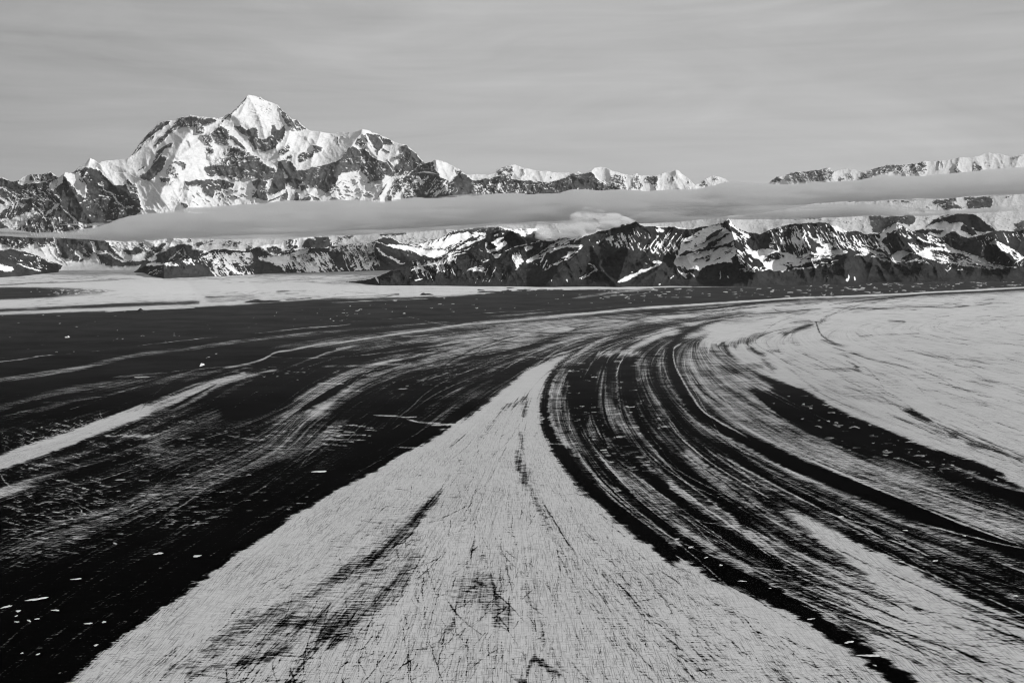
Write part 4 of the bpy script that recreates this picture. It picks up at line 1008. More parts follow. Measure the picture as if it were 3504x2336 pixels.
# ------------------------------------------------------------------ snow (1) and bare rock (0) on the mountains
SNOW = '''
@A
p .35 1 4 -900 900 1900 900 1900 1600 -900 1600
@S
p 1 1 4 -320 250 4100 250 4100 760 900 860 -320 860
p .9 1 4 1460 500 4000 400 4000 700 1460 640
p .84 1 6 300 780 1500 770 2200 720 4000 640 4000 830 1500 860 300 900
# main peak, left shoulder
@A
p .25 1 1.5 1320 720 1440 570 1500 490 1600 400 1650 348 1760 338 1690 400 1600 470 1560 540 1490 570 1400 680 1340 712
s .95 3 4 .8 1 1600 470 1540 520 1430 610 1380 700
s .6 6 4 .8 2 1610 410 1590 460
p .3 1 1.5 1790 370 1850 310 1950 285 2080 308 2240 312 2220 350 2090 395 2100 440 2020 440 2000 420 1900 400 1820 420 1740 480 1680 540 1590 610 1640 510
p .08 1 1.5 1860 330 1950 295 2040 310 2000 340 1900 350
p .08 1 1.5 2100 320 2220 318 2190 355 2100 380 2060 370
p .05 1 1.5 2010 440 2080 445 2085 465 2020 470
s .1 5 8 .9 1.5 1780 400 1700 480 1630 560 1590 600
s .8 4 2 .8 1 1980 330 1990 420
s .9 3 3 .8 1 2020 330 2040 400
p .2 1 1.5 1620 640 1690 590 1790 555 1770 610 1690 620 1665 690 1720 720 1690 820 1600 880 1545 958 1480 940 1410 915 1500 870 1560 780 1600 690
p .05 1 1.5 1560 840 1680 720 1700 780 1620 880 1540 960 1490 940
s .8 3 2 .9 1 1680 650 1560 800
s .15 4 6 .9 1.5 1410 855 1490 815
p .55 1 4 1700 840 1740 790 1820 800 1840 920 1760 930 1690 900
p .08 1 1.5 1635 925 1755 930 1750 978 1655 972
p .08 1 1.5 1500 1000 1530 972 1567 1000 1548 1032
p .08 1 1.5 1560 972 1590 970 1580 985
s .2 5 11 .9 1.5 1770 760 1850 770 1900 800 1895 830
p .35 1 3 2060 490 2160 460 2280 400 2352 430 2352 600 2230 590 2195 520 2170 600 2100 580
s 1 4 6 1 1.5 2160 470 2200 560 2210 610
p .55 1 4 2100 600 2220 600 2180 760 2120 700
s .12 8 8 .9 2 2120 640 2190 660
p .85 1 5 1820 560 1940 500 2100 560 2080 700 1880 700
p .12 1 1.5 1895 965 2050 950 2352 955 2352 1000 2200 1050 2180 1130 2130 1110 2060 1000 1980 1000 1915 1030
s .9 3 3 .9 1 2180 1010 2352 1030
k .1 14 10 4 .2 2200 1050 2352 1040 2352 1130 2200 1120
k .45 40 12 2 .8 1880 1000 2352 1050 2352 1200 1950 1180
k .6 30 10 2.4 -1.2 1480 980 1900 980 1900 1200 1500 1200
s .05 10 14 1 1.5 1872 1190 1905 1225
p .1 1 1.5 1600 1190 1630 1215 1625 1255 1560 1245
p .2 1 3 1480 1215 1560 1235 1590 1270 1500 1260
k .1 8 8 3 -1 1290 930 1400 1010 1360 1050 1290 990
# main peak, face
@B
p .3 1 2 60 470 150 400 215 400 235 480 255 600 130 590 90 510
s 1 5 6 1 1.5 60 480 100 540 100 600
p .06 1 1.2 245 478 300 500 360 560 430 645 350 602 290 560
s .25 4 8 .9 1.5 440 80 400 140 340 220 270 270 200 320 150 400
s .1 6 4 .9 1.2 330 210 250 280 190 340
p .16 1 2 290 390 370 390 420 430 540 405 548 480 545 520 640 525 680 480 690 380 720 385 760 440 840 392 800 540 725 620 620 655 530 638 470 580 440 500 380 480 340 440
s .95 4 5 1 1 310 400 400 520 450 560
s .95 7 5 .9 1.5 600 570 660 575
k .9 26 8 2 1.2 450 480 800 480 760 600 500 620
p .2 1 1.5 755 185 830 260 900 325 950 330 1000 390 1055 432 960 442 880 432 830 350 785 270
k .95 16 7 3 1.4 780 230 950 350 980 430 860 400
s .5 2 2 .7 1 560 100 620 130
s .4 3 2 .7 1 660 155 690 185
k .6 22 14 2 .3 460 150 740 200 740 300 450 280
k .6 20 12 2 .2 500 300 760 300 760 380 520 400
# lower face, left block
p .28 1 3 0 800 60 790 170 700 250 600 300 600 420 645 540 710 640 800 745 850 700 940 640 960 560 930 470 945 420 920 360 965 200 920 50 912 0 890
p .1 1 2 0 810 200 830 350 820 500 760 640 830 690 900 560 920 400 880 200 900 0 870
p .62 1 4 40 780 200 650 260 620 250 720 130 790
k .95 70 8 2.2 .6 0 760 250 650 600 780 720 880 560 930 300 940 0 890
s .8 4 3 .8 1 230 760 240 800
s 1 3 6 .9 1 400 890 450 940 540 930
p .12 1 1.5 0 940 200 950 310 985 300 1030 150 1055 100 1035 90 1130 50 1120 0 1020
k .9 14 8 3 .6 0 960 300 980 200 1040 0 1030
k .1 20 10 4 .3 100 1060 480 1000 500 1100 120 1150
p .12 1 2 480 960 560 930 640 965 645 1150 580 1150 480 1130 530 1060
k .95 14 8 3 1 570 970 640 980 640 1080 570 1060
p .1 1 2 760 745 880 752 960 860 1000 980 950 1000 905 905 860 960 840 1040 700 1100 650 1070 700 940 740 860
s 1 4 12 1 1.5 800 835 830 880 848 930
s 1 3 3 .9 1 830 980 840 1040
s .8 4 3 .9 1 830 770 850 750
p .1 1 2 955 850 1040 850 1100 820 1300 780 1380 740 1450 800 1450 860 1400 880 1330 1000 1250 1070 1150 1020 1040 1005 1000 960
s .5 12 8 .7 4 1180 800 1160 880 1100 960
k .8 24 6 2 1 960 860 1450 780 1300 1000 1040 1000
p .16 1 2 1380 760 1420 690 1520 590 1600 640 1640 610 1760 740 1880 760 1950 900 1870 900 1800 960 1680 950 1650 900 1610 880 1600 850 1450 870 1400 880
k .9 70 8 2.2 1.1 1400 720 1640 700 1850 800 1900 900 1700 930 1450 850
s .85 3 3 .8 1 1600 650 1610 750 1590 870
p .45 1 4 1560 520 1620 520 1700 640 1640 620 1540 580
p .16 1 1.5 1660 470 1780 480 1900 540 1945 570 1840 590 1800 640 1770 660 1690 570 1640 500
s 1 5 6 .9 1 1660 480 1720 590 1760 640
s .9 3 3 .9 1 1790 500 1830 560
s .05 4 3 1 1 1770 560 1785 690
p 1 1 1.5 1640 620 1700 640 1770 700 1760 740 1700 700
p 1 1 1.5 1800 620 1910 690 1900 720 1850 745 1795 720
s .1 5 3 .9 1.2 1830 630 1900 665
s .15 4 4 .9 1.5 1880 740 1940 820 1950 900
p .14 1 1.5 2010 620 2060 588 2130 640 2200 705 2262 775 2200 800 2120 860 2060 890 1960 890 1930 840 2000 740 1920 720 2040 680
s .95 6 5 1 1.2 2140 750 2200 775
p .9 1 2 1900 740 2000 730 1990 790 1940 800
k .9 16 8 2 .9 1990 680 2200 760 2050 880 1980 850
p .25 1 2 940 700 1000 660 1090 660 1140 620 1120 700 1010 760 960 775
p .12 1 2 1100 590 1160 590 1220 620 1200 650 1150 670
k .9 16 8 2.4 .8 940 670 1200 600 1150 700 980 760
p .35 1 3 740 680 800 620 890 580 870 640 800 690
s .25 12 10 .8 3 820 730 900 690
s .2 5 4 .9 1.5 1360 500 1370 560 1390 600
s .25 6 5 .8 1.5 1400 500 1440 520
s .3 2 3 .9 1 1290 480 1320 485
p .2 1 1.5 790 1150 850 1040 860 1155
p .12 1 1.5 900 1165 940 1075 965 1080 980 1168
p .12 1 1.5 980 1000 1040 995 1060 1040 990 1065
p .2 1 1.5 985 1145 1070 1100 1100 1150 1010 1168
p .12 1 1.5 860 960 905 905 980 1020 930 1030 870 1010
s .2 4 6 .9 1.5 1060 1090 1180 1150
s .2 5 5 .9 1.5 1230 1090 1270 1040
s .15 6 6 .9 1.5 640 1170 760 1130 840 1080
s .25 5 4 .8 2 1270 1060 1350 980
k .45 60 12 2.4 .3 1350 900 1650 900 1750 1140 1280 1140
k .3 20 14 2 -1 1250 1080 1350 960 1380 1000 1280 1140
p .6 1 4 1650 960 1760 980 1800 1000 1700 1050
s .2 5 3 .9 1.5 1780 1140 1870 980
p .35 1 3 1880 1150 1890 1060 1980 930 2080 900 2060 1000 1960 1130
k .95 22 14 2.4 -1.6 1880 940 2060 920 2000 1080 1880 1120
s .05 12 12 1 1.5 1890 1130 1905 1145
s .9 4 3 1 1.2 1930 910 2080 900
# ridge right of the main peak
@C
p .22 1 1.5 -60 600 -60 330 0 280 100 210 160 180 245 155 280 260 340 320 440 350 500 290 580 295 640 345 700 350 830 328 950 305 1100 352 1200 348 1400 378 1550 342 1690 287 1880 272 1930 335 2050 400 2230 440 1900 460 1700 520 0 600
p .42 1 6 -60 560 -60 380 60 300 220 320 120 400 60 500
p .1 1 5 100 440 260 320 280 400 200 480 100 520
p .08 1 3 440 360 560 300 640 360 640 480 520 460
p 1 1 1.5 252 152 290 140 400 180 520 240 560 290 480 295 450 355 330 320 265 220
p .3 1 2 470 240 540 260 580 300 500 290
k .95 60 12 1.8 -1.2 200 380 440 370 480 500 150 520
k .8 60 8 1.8 .9 -60 300 250 300 200 500 -60 520
k .9 110 7 1.8 2.2 650 350 1400 380 1900 300 2050 400 1800 450 1000 480 680 470
k .6 80 6 3 2.5 640 380 1100 360 1200 480 660 480
k .02 30 12 4 .3 1200 400 2050 380 1900 440 1250 480
p .05 1 3 1600 400 1760 320 1930 360 1900 420 1700 440
s .95 3 3 .9 1 1200 400 1320 395 1420 440
s .9 2 3 .9 1 1620 440 1700 450 1740 430
s .9 3 2 .9 1 1700 275 1740 290
s .9 2 3 .9 1 1950 340 2010 375 2070 410
p .45 1 3 893 310 900 245 980 215 1060 195 1080 260 1050 330 960 310
k .1 26 8 2.4 .1 900 230 1060 220 1040 320 900 300
s .3 5 8 .8 2 1150 230 1180 300
s .4 4 3 .7 1 1455 310 1460 330
p .5 1 5 2060 300 2200 290 2210 430 2090 410 2040 370
k .25 26 12 2.4 2.5 2060 300 2220 290 2210 430 2090 400
p .4 1 5 2280 380 2352 300 2400 440 2300 440
@D
p .42 1 4 100 310 160 300 230 310 240 430 130 400
p .3 1 3 340 300 380 350 350 440 285 440 310 370
p .28 1 3 420 350 470 310 575 312 578 430 545 462 520 400 440 390
k .9 30 10 2 2 290 320 580 320 570 450 300 440
s .15 8 7 .9 2 735 312 735 340
s .3 3 4 .9 1 890 365 895 378
s .35 8 12 .7 3 760 435 800 440
s .35 8 8 .7 3 880 430 890 445
s .6 10 5 .6 3 700 300 680 360 600 400
p .4 1 2.5 1140 318 1190 318 1195 345 1130 338
p .38 1 2.5 975 378 1050 358 1095 400 1000 412
p .5 1 3 1255 360 1320 385 1330 410 1240 400
# far right range
p .22 1 3 1715 378 1790 315 1860 345 1830 375
p .25 1 4 1900 295 2000 262 2100 268 2230 250 2320 218 2380 260 2352 330 2200 378 1900 380 1860 345
k .85 40 16 2.4 1 1800 300 2340 250 2340 370 1850 370
@E
p .3 1 4 -20 265 60 260 180 250 330 220 350 320 260 365 0 375
k .8 30 16 2.4 1.2 -20 270 330 230 330 360 0 370
p .45 1 4 330 230 380 260 400 340 340 330
s .3 14 12 .8 3 470 335 500 330
s .3 14 14 .8 4 545 290 560 300 600 335
p .28 1 5 650 345 700 280 850 220 950 190 1080 190 1180 185 1345 155 1350 270 1280 300 1100 295 1000 270 860 300 760 340
p .55 1 8 1000 280 1345 250 1320 310 1100 320
k .8 40 14 2.4 -1 680 300 1340 180 1340 280 900 290
s .3 6 4 .8 2 1480 150 1470 240
s .4 4 3 .7 2 1510 160 1520 220
p .3 1 3 1625 245 1680 160 1660 230 1720 265 1650 278
p .38 1 4 1835 150 1870 170 1930 230 1880 268 1825 270
s .4 6 10 .8 3 1950 100 1960 190 2010 210
s .35 5 6 .8 2 2115 148 2140 178
s .5 6 6 .6 3 2200 130 2352 90
# under the cloud: far glacier and dark outcrops
p .3 1 8 1390 600 1430 550 1660 535 1650 580 1570 640 1480 610
p .12 1 6 1560 620 1640 600 1740 635 1560 645
p .05 1 5 1730 525 2010 520 2028 560 2020 600 1990 630 1770 640 1760 580 1800 560 1740 548
p .4 1 8 1740 552 1960 552 1950 580 1760 590
s .3 4 4 .8 2.5 950 560 1100 560 1250 550
s .3 8 4 .8 2.5 1090 570 1200 580
s .3 4 5 .8 2.5 550 568 660 564
s .4 3 3 .8 2.5 820 580 850 562
s .3 5 4 .8 2 1350 625 1395 635
s .3 6 5 .8 2.5 2170 525 2220 512
p .08 1 2.5 768 715 880 718 900 730 1000 715 1100 720 1150 705 1212 700 1242 740 1225 780 1190 795 1185 830 1160 810 1060 780 960 830 880 890 800 885 790 830 770 800
s .45 14 14 .7 6 1080 740 1150 735
k .7 20 8 2 .6 780 720 1150 720 1100 780 800 800
p .07 1 1.5 1330 845 1400 780 1440 745 1600 700 1850 700 1890 720 1960 790 2055 862 1930 892 1830 850 1780 830 1700 770 1600 790 1540 770 1400 800
p .85 1 2 1400 900 1480 860 1560 830 1690 770 1725 800 1740 850 1850 880 1930 895 1800 935 1700 900 1650 850 1500 935
p .1 1 1.5 1720 800 1850 870 1880 900 1820 920 1700 850
p .1 1 1.5 1240 870 1320 850 1420 855 1540 862 1480 900 1380 890 1300 905
s .9 4 8 .9 1.5 1320 862 1440 820 1500 830 1560 790
s .85 4 3 .9 1.2 1480 745 1600 705
p .12 1 1.5 1520 930 1640 870 1700 920 1780 945 1680 975
p .1 1 1.5 2252 800 2352 760 2460 740 2460 870 2252 872
p .35 1 8 0 730 300 735 280 760 0 755
k .55 60 14 2.2 .1 300 740 780 740 780 880 500 860
k .55 50 14 2.2 .4 1850 700 2352 700 2352 860 2050 850
k .5 40 12 2 -.3 1240 720 1400 720 1380 830 1220 860
# far left range and the left peak
@A
p .2 1 2 -900 1600 -900 900 0 925 60 940 130 965 180 955 250 910 320 890 520 865 585 915 660 880 690 870 750 865 830 800 925 725 1030 790 1150 860 1280 870 1530 970 1500 1250 1000 1560
p .9 1 2 180 965 250 915 310 895 300 960 420 960 550 945 470 965 330 980 220 1005
p .3 1 1.5 300 890 480 885 520 868 560 920 530 925 500 900 460 930 380 925 320 940
k 1 8 6 4 1.5 330 890 500 890 480 940 340 930
p .75 1 2 500 990 560 960 600 930 660 882 662 940 620 1000 540 1060 510 1040
p .08 1 2 0 930 60 945 130 975 110 1000 0 1000
s .95 5 4 1 1.2 -60 1015 0 1022 80 1025
p .08 1 3 -60 1035 100 1040 80 1090 200 1050 340 1060 500 1000 440 1080 320 1110 180 1110 60 1120
k .9 60 14 2.4 .5 0 1040 520 1000 480 1120 100 1130
s .95 7 12 1 1.5 -30 1100 30 1150 110 1200
s .95 8 6 1 1.5 90 1120 140 1190
s .9 4 8 1 1.5 160 1110 190 1180 230 1230
s .9 5 4 1 1.5 220 1140 340 1120
p 1 1 2 -100 1180 20 1190 95 1225 0 1290 -100 1300
p .12 1 2 0 1300 100 1230 200 1200 220 1260 200 1320 60 1360 10 1340
k .9 26 14 1.6 -2.5 40 1250 200 1210 200 1320 60 1340
p .7 1 3 -60 1360 120 1340 220 1290 340 1250 390 1270 300 1330 250 1400 160 1475 90 1440 20 1400 -60 1390
p .1 1 2 -60 1390 20 1400 70 1440 0 1460 -60 1470
p 1 1 1.5 830 800 880 782 925 725 1030 790 1150 860 1280 870 1400 920 1540 975 1700 1000 1800 1260 1480 1255 1440 1180 1415 1100 1330 1060 1290 1000 1200 1000 1150 985 1080 920 1010 850 940 812 900 830 860 800
p .08 1 1.5 940 812 1000 860 1050 900 1060 940 1150 985 1120 1000 1050 960 990 960 960 900 930 880 900 830
p 1 1 1.5 790 845 925 722 1130 846 1290 866 1540 972 1510 1060 1360 1000 1180 935 1050 870 960 805 890 815 840 830
s .5 5 5 .8 2 880 850 900 900 950 960
p 1 1 1.5 655 880 680 868 790 878 850 930 890 960 890 1010 872 1140 800 1070 740 1000 690 960
p 1 1 1.5 668 872 780 890 800 950 880 960 878 1000 862 1050 860 1130 800 1060 740 990 700 940 672 930
k .1 14 12 3 1 780 860 900 900 880 980 800 940
p .45 1 3 780 860 850 810 920 900 880 940 800 900
p .1 1 2 1050 1030 1200 1000 1300 1070 1420 1110 1450 1200 1430 1260 1330 1290 1280 1220 1150 1100
p .95 1 1.5 1010 970 1060 990 1060 1010 1010 1005
s 1 5 4 1 1.2 1060 1040 1160 1100 1220 1180 1300 1240
s .9 3 3 .9 1.2 1010 1100 1120 1130
k .9 40 14 2.4 .3 1080 1050 1400 1100 1430 1250 1100 1280
k .8 20 10 2 -.1 1060 1180 1250 1180 1250 1320 1060 1320
s .9 5 4 .9 1.2 1010 1290 1060 1330
k .1 14 10 4 1.1 1300 940 1400 1000 1420 1120 1290 1020
p .14 1 2 640 1080 760 1060 860 1180 1000 1230 1060 1350 950 1380 800 1370 700 1240 640 1180
s .5 5 4 .8 1.5 1020 1210 1050 1260
k .8 16 10 2.4 .2 780 1060 950 1180 1000 1350 820 1300
s .8 10 4 .9 2 600 1180 520 1270 420 1340
p .1 1 1.5 530 1310 600 1255 620 1280 560 1330
k .9 90 12 1.8 2.2 220 1350 640 1300 640 1480 200 1480
s .95 5 3 1 1.2 480 1330 540 1360 565 1480
s .9 3 3 1 1.2 560 1330 550 1360 565 1400
s .95 4 6 1 1.5 640 1240 720 1310 800 1380
s .9 4 4 1 1.5 600 1330 640 1390
k .9 30 16 3 .6 640 1360 1000 1400 1000 1450 700 1470
p .95 1 1.5 940 1440 970 1410 1010 1430 1000 1445
s .9 6 4 1 2 1100 1370 1190 1375
s .9 5 4 1 2 1140 1412 1200 1410
k .85 40 12 2.4 .9 260 1100 640 1050 640 1250 300 1280
@F
s .2 12 12 .9 3 1280 590 1360 600
s .9 8 8 .9 3 1380 590 1400 600
k .8 60 12 2.4 .6 0 760 550 790 500 850 100 850
p .13 1 3 -900 770 0 745 550 760 1060 785 1130 840 1200 920 1310 1010 1310 1060 -900 1100
k .85 60 12 2.6 .7 0 770 560 790 560 850 100 850
p .97 1 2 -200 790 0 815 80 850 200 865 290 870 275 825 330 830 370 800 390 840 450 850 560 850 570 900 600 960 700 985 800 1000 820 970 780 930 785 885 830 925 880 955 930 990 935 950 960 905 1000 950 1060 1030 1120 1050 1260 1055 1450 1040 1600 1008 1680 1030 1500 1040 1380 1105 1100 1130 700 1130 600 1100 540 1040 400 980 200 905 0 895 -200 900
s .08 6 6 .9 1.5 360 945 420 965
s .4 4 6 .7 2 500 860 560 950 650 1020
s .5 4 4 .6 2 410 860 480 960
s .4 3 3 .7 1.5 620 960 700 1040
p .08 1 2 830 980 860 970 860 1000 820 1000
s .95 7 7 1 1.5 560 740 590 880 640 940
p .85 1 2 950 800 980 800 990 900 1040 880 1100 930 1180 990 1250 1010 1180 1000 1080 930 1010 930 960 900
p .08 1 1.5 1040 790 1090 800 1130 840 1180 900 1120 880 1060 850
p .08 1 1.5 1000 950 1080 920 1150 960 1200 1000 1280 980 1300 1030 1240 1045 1160 1030 1070 1000
s .95 4 8 1 1.5 1080 890 1180 960 1300 1010
k .9 26 12 2.4 1.1 640 790 1000 800 1000 930 700 960
s .9 5 4 1 1.5 980 930 1060 1040
s .1 6 3 .9 1.5 1020 960 1050 1030
@F
p .07 1 1.5 -200 1200 -200 890 0 905 100 875 240 900 420 960 640 1050 600 1120 300 1150 100 1180
p .85 1 2 -100 1040 40 1030 150 1085 110 1110 0 1095 -100 1090
s .85 3 6 .9 1.2 120 980 250 1050 420 1105
s .8 3 3 .9 1.2 240 930 400 960 560 1030
k .9 26 16 2 .5 50 930 300 980 560 1060 400 1080 120 1020
p .06 1 1.5 1260 892 1360 885 1372 865 1470 875 1460 910 1410 930 1385 940 1270 920
p .3 1 3 1490 925 1560 860 1700 805 1680 850 1590 940 1500 990
p .1 1 2 1610 850 1700 805 1690 845 1640 870
p .1 1 2 1600 940 1700 895 1770 850 1900 828 1965 850 1960 880 2085 890 2080 930 1900 980 1680 1015 1610 1010
s .95 3 5 .9 1.2 1880 860 1800 930 1720 1000
s .95 4 4 .9 1.2 1880 860 1900 930 1850 980
k .8 14 8 2 1 1750 880 2050 890 1900 970 1700 980
p .1 1 2 1990 830 2070 800 2095 825 2040 850
s .2 4 4 .9 1.5 1950 775 1965 790
s .75 10 14 .8 4 1280 950 1380 970 1480 990
s .4 8 5 .7 3 1330 990 1500 1000
k .5 60 12 2 .8 1150 800 1500 800 1480 880 1150 850
@G
p .45 1 6 180 820 250 785 380 800 360 860 240 860
p .45 1 6 400 840 500 810 500 870 440 890
p .5 1 6 0 790 60 780 120 830 0 850
p .9 1 2 960 800 970 755 1040 750 1160 790 1010 800 990 850
p .08 1 1.5 1005 860 1010 800 1060 770 1160 785 1120 748 1260 750 1312 810 1315 850 1220 872 1100 862
p .3 1 2 830 790 900 775 955 790 950 860 870 905 850 850
k .9 14 10 2 -2 840 780 950 780 940 890 860 880
p .06 1 2 630 870 740 850 800 890 900 870 960 880 900 912 740 938 680 920
k .9 20 8 2.4 .4 640 860 950 860 900 900 700 900
s .2 8 12 .8 3 1370 762 1450 758 1520 760
s .18 8 12 .9 3 1790 735 1900 720 2080 715
k .45 60 12 2 .2 1200 780 1400 770 1380 800 1300 850
k .5 80 12 2 .3 1950 770 2352 740 2352 820 2100 830
# low hills in the middle
@F
p .1 1 1.5 1375 1110 1440 1050 1480 1038 1600 1040 1700 1015 1900 980 2050 930 2200 885 2300 870 2500 870 2500 1200 1380 1250
@G
p .1 1 1.5 -20 930 80 885 150 875 300 890 480 880 560 850 620 880 680 935 760 940 900 900 1080 862 1250 865 1400 828 1700 800 1850 752 1940 765 2000 810 2250 855 2352 870 2352 1020 1900 1110 1500 1130 1000 1140 -20 1180
p .82 1 2 220 960 310 905 380 920 480 905 500 1000 460 1050 300 1040 215 1000
k .1 60 6 3 .3 200 930 500 910 500 1050 200 1030
p .5 1 4 -20 960 60 930 220 960 200 1020 100 1010 -20 1010
k .9 26 20 2 2 60 890 250 890 240 950 60 930
@F
p .55 1 3 1700 1050 1900 985 2050 950 2200 920 2352 1000 2352 1050 2200 1030 1900 1050
s .9 5 8 .9 1.5 1490 1045 1650 1035 1780 1010
k .05 70 10 4 1.2 1750 1000 2200 930 2352 1000 2200 1050 1800 1060
k .9 60 16 2 1.3 2100 900 2352 900 2352 1110 2200 1090
k .8 12 16 2 -.6 1500 1080 1700 1060 1650 1150 1500 1160
@G
k .8 90 14 2.2 1.3 0 1010 500 1050 460 1120 60 1100
p .92 1 2 640 955 860 925 1000 880 1090 864 1080 885 1000 930 860 980 840 1040 720 1010 560 950
p .7 1 2 540 950 600 945 760 1000 820 1060 840 1080 700 1030 580 990
p .42 1 5 840 940 1100 900 1250 940 1320 1050 1250 1100 1050 1100 900 1040
k .95 120 18 2.6 1.2 850 920 1250 900 1400 1100 900 1100
k .9 30 14 2.4 2.2 700 960 980 940 960 1030 760 1010
p .55 1 3 1260 870 1400 832 1700 800 1760 810 1760 900 1640 940 1450 920 1300 905
k .1 50 16 3 2.6 1300 850 1750 820 1740 930 1350 900
k .95 40 24 3 2.4 1400 840 1760 820 1740 960 1400 930
s .95 8 14 1 2 1660 820 1700 870 1720 900
s 1 3 2 .9 1.2 1170 865 1400 832 1700 798 1780 800 1880 840 2000 860
s .95 7 8 1 1.5 1760 950 1720 1000 1700 1040 1660 1098
s .9 6 4 .9 1.5 1800 990 1740 1040
p .9 1 1.5 1530 1098 1590 1050 1620 1080 1600 1098
p .95 1 1.5 1390 1090 1420 1068 1435 1100
k .9 20 16 3 -.7 1450 1000 1680 1000 1680 1090 1500 1090
s .9 4 7 .9 1.5 1760 860 1850 940 1930 980
s .9 5 12 1 1.5 1900 960 2000 1010 2100 1040
p .97 1 1.5 1960 980 2110 1035 2030 1058
s .95 12 6 .9 2 1880 830 2050 870 2200 900 2352 950
p .95 1 2 1900 835 2100 850 2352 900 2352 990 2200 930 2050 890
k .1 30 14 3 .5 1950 840 2352 880 2352 980 2100 920
k .9 30 14 3 .8 2050 900 2352 960 2300 1000 2100 980
@C
p .12 1 2 100 1010 300 955 430 875 620 850 700 840 900 830 1000 860 820 930 640 990 400 1100 300 1150 0 1200 -100 1200 0 1110 200 1140
p .97 1 2 -150 1010 0 1020 100 1045 200 1050 300 1050 360 1060 400 1075 360 1110 260 1145 130 1110 0 1070 -150 1040
p .95 1 2 110 1000 170 975 340 925 410 905 600 880 630 900 640 930 560 990 500 1030 400 1060 320 1040 150 1040
k .08 26 12 3 -2 120 990 500 880 420 950 180 1040
p .7 1 3 640 880 720 890 800 910 780 940 720 960 660 930
k .08 30 16 3 -.5 350 1040 700 940 640 1000 400 1080
p .8 1 4 -100 900 100 880 420 880 330 930 100 1000 0 1000 -100 990
p .25 1 2 640 840 760 830 950 830 1050 880 880 880 780 900 690 870
# front range
p .045 1 1.5 -150 1250 0 1185 150 1155 300 1150 480 1060 650 990 770 960 830 900 900 872 960 870 1060 872 1100 895 1180 930 1290 870 1330 900 1400 960 1500 940 1800 910 1900 860 2150 815 2330 775 2360 780 2420 810 2700 830 2900 850 3000 820 3200 780 6800 780 6800 1460 -300 1460
p .9 1 2.5 1000 850 950 790 1560 780 1540 850 1420 890 1300 870 1180 870 1170 910 1100 870 1050 850
k .3 40 10 3 .5 1000 800 1560 790 1400 870 1050 850
s .1 4 5 .9 1.5 1480 895 1530 885 1560 865
p .9 1 2 770 960 790 945 700 1010 600 1060 450 1110 340 1155 300 1150 450 1080 560 1010 640 975
k .06 50 16 2.6 -.5 320 1150 780 950 740 1000 400 1120
s .9 3 5 .9 1.2 600 1090 500 1110 400 1150
s .85 5 3 .9 1.2 480 1158 380 1165 200 1215 0 1245
k .85 50 14 2.6 2.2 0 1180 480 1090 480 1180 200 1240 0 1240
k .8 40 12 2.4 -1.8 200 1200 480 1170 400 1280 250 1320
s .9 9 7 1 1.2 790 985 780 1030 800 1085
s .9 10 14 1 1.5 800 1085 880 1070 950 1030 990 985
p .85 1 2 840 980 900 950 980 930 930 980 980 990 900 1040 860 1000
p .9 1 1.5 865 925 890 905 915 905 905 925
p .9 1 1.5 945 890 985 880 995 890 960 915
s .7 3 3 .9 1.2 710 1045 760 1085
p .85 1 1.5 840 1110 880 1120 950 1095 920 1140 870 1150
k .85 40 18 4 2.4 1050 1080 1150 1080 1150 1200 1060 1150
p .85 1 2 1170 1035 1210 1030 1275 1010 1265 1060 1230 1060 1200 1075
s .85 7 5 1 1.2 1370 985 1350 1040
s .7 2 3 .9 1.2 980 1085 1100 1030 1200 1010 1300 990
s .6 3 2 .9 1.2 1300 985 1400 960
p .88 1 2 1786 925 1780 950 1700 990 1600 1010 1560 1040 1440 1090 1380 1130 1280 1180 1220 1210 1100 1290 985 1370 1080 1270 1200 1170 1300 1110 1400 1050 1480 1000 1550 960 1640 955
k .06 40 16 3 -.5 1200 1180 1500 1000 1760 960 1700 1000 1300 1160
s .88 5 10 1 1.5 1440 1100 1560 1045 1650 1025 1790 1022
s .9 6 4 1 1.2 1790 1020 1740 1060
p .88 1 2 1650 1080 1700 1070 1760 1090 1740 1120 1660 1150 1560 1180 1500 1220 1450 1250 1500 1190 1600 1130
k .06 26 14 3 -.5 1480 1200 1750 1080 1740 1120 1560 1180
s .7 3 2 .8 1.2 1450 1250 1350 1290
k .8 16 12 3 -1.8 1180 1180 1500 1200 1400 1280 1200 1260
s .85 6 5 .9 1.5 20 1280 90 1250 170 1270 190 1310
s .8 3 4 .9 1.2 60 1380 150 1355
s .8 3 3 .9 1.2 0 1355 40 1350
s .7 4 8 .9 1.5 540 1310 640 1260 720 1230
p .8 1 2 700 1240 740 1225 800 1280 780 1300 700 1280 640 1290
k .06 20 12 2 -.3 640 1240 790 1240 780 1300 640 1290
s .7 3 3 .9 1.2 740 1190 760 1150 800 1170
s .8 6 5 .9 1.5 750 1190 830 1160
s .8 3 6 .9 1.2 1790 1215 1870 1207 1900 1240
k .85 30 18 2.4 .3 1790 1210 1870 1210 1960 1270 1900 1290
k .8 14 16 2.4 -.5 1720 1370 1850 1300 1870 1300 1800 1360
s .95 10 12 1 1.5 2150 1392 2200 1370 2280 1340 2352 1300 2410 1270
s .7 2 3 .9 1 2170 1200 2260 1270 2340 1320
k .7 14 18 2.4 -2 380 1400 420 1360 1500 1420 1650 1360 1650 1400 700 1430
s .8 5 2 .9 1.2 1620 1370 1630 1395
s .7 3 3 .9 1.2 990 1370 1030 1340
s .8 5 5 .9 1.2 1030 1390 1035 1395
p .13 1 12 1650 1200 1760 1080 1900 1050 2100 1250 2150 1380 2000 1300 1850 1200
p .1 1 12 1200 1180 1050 1300 950 1400 1200 1420 1400 1300
p .7 1 2 2010 960 2080 920 2110 960 2060 980
k .75 50 12 3 2 1830 950 2352 800 2352 1100 1950 1000
@D
k .8 60 12 3 2 20 900 500 850 700 900 780 1000 600 1080 100 1040
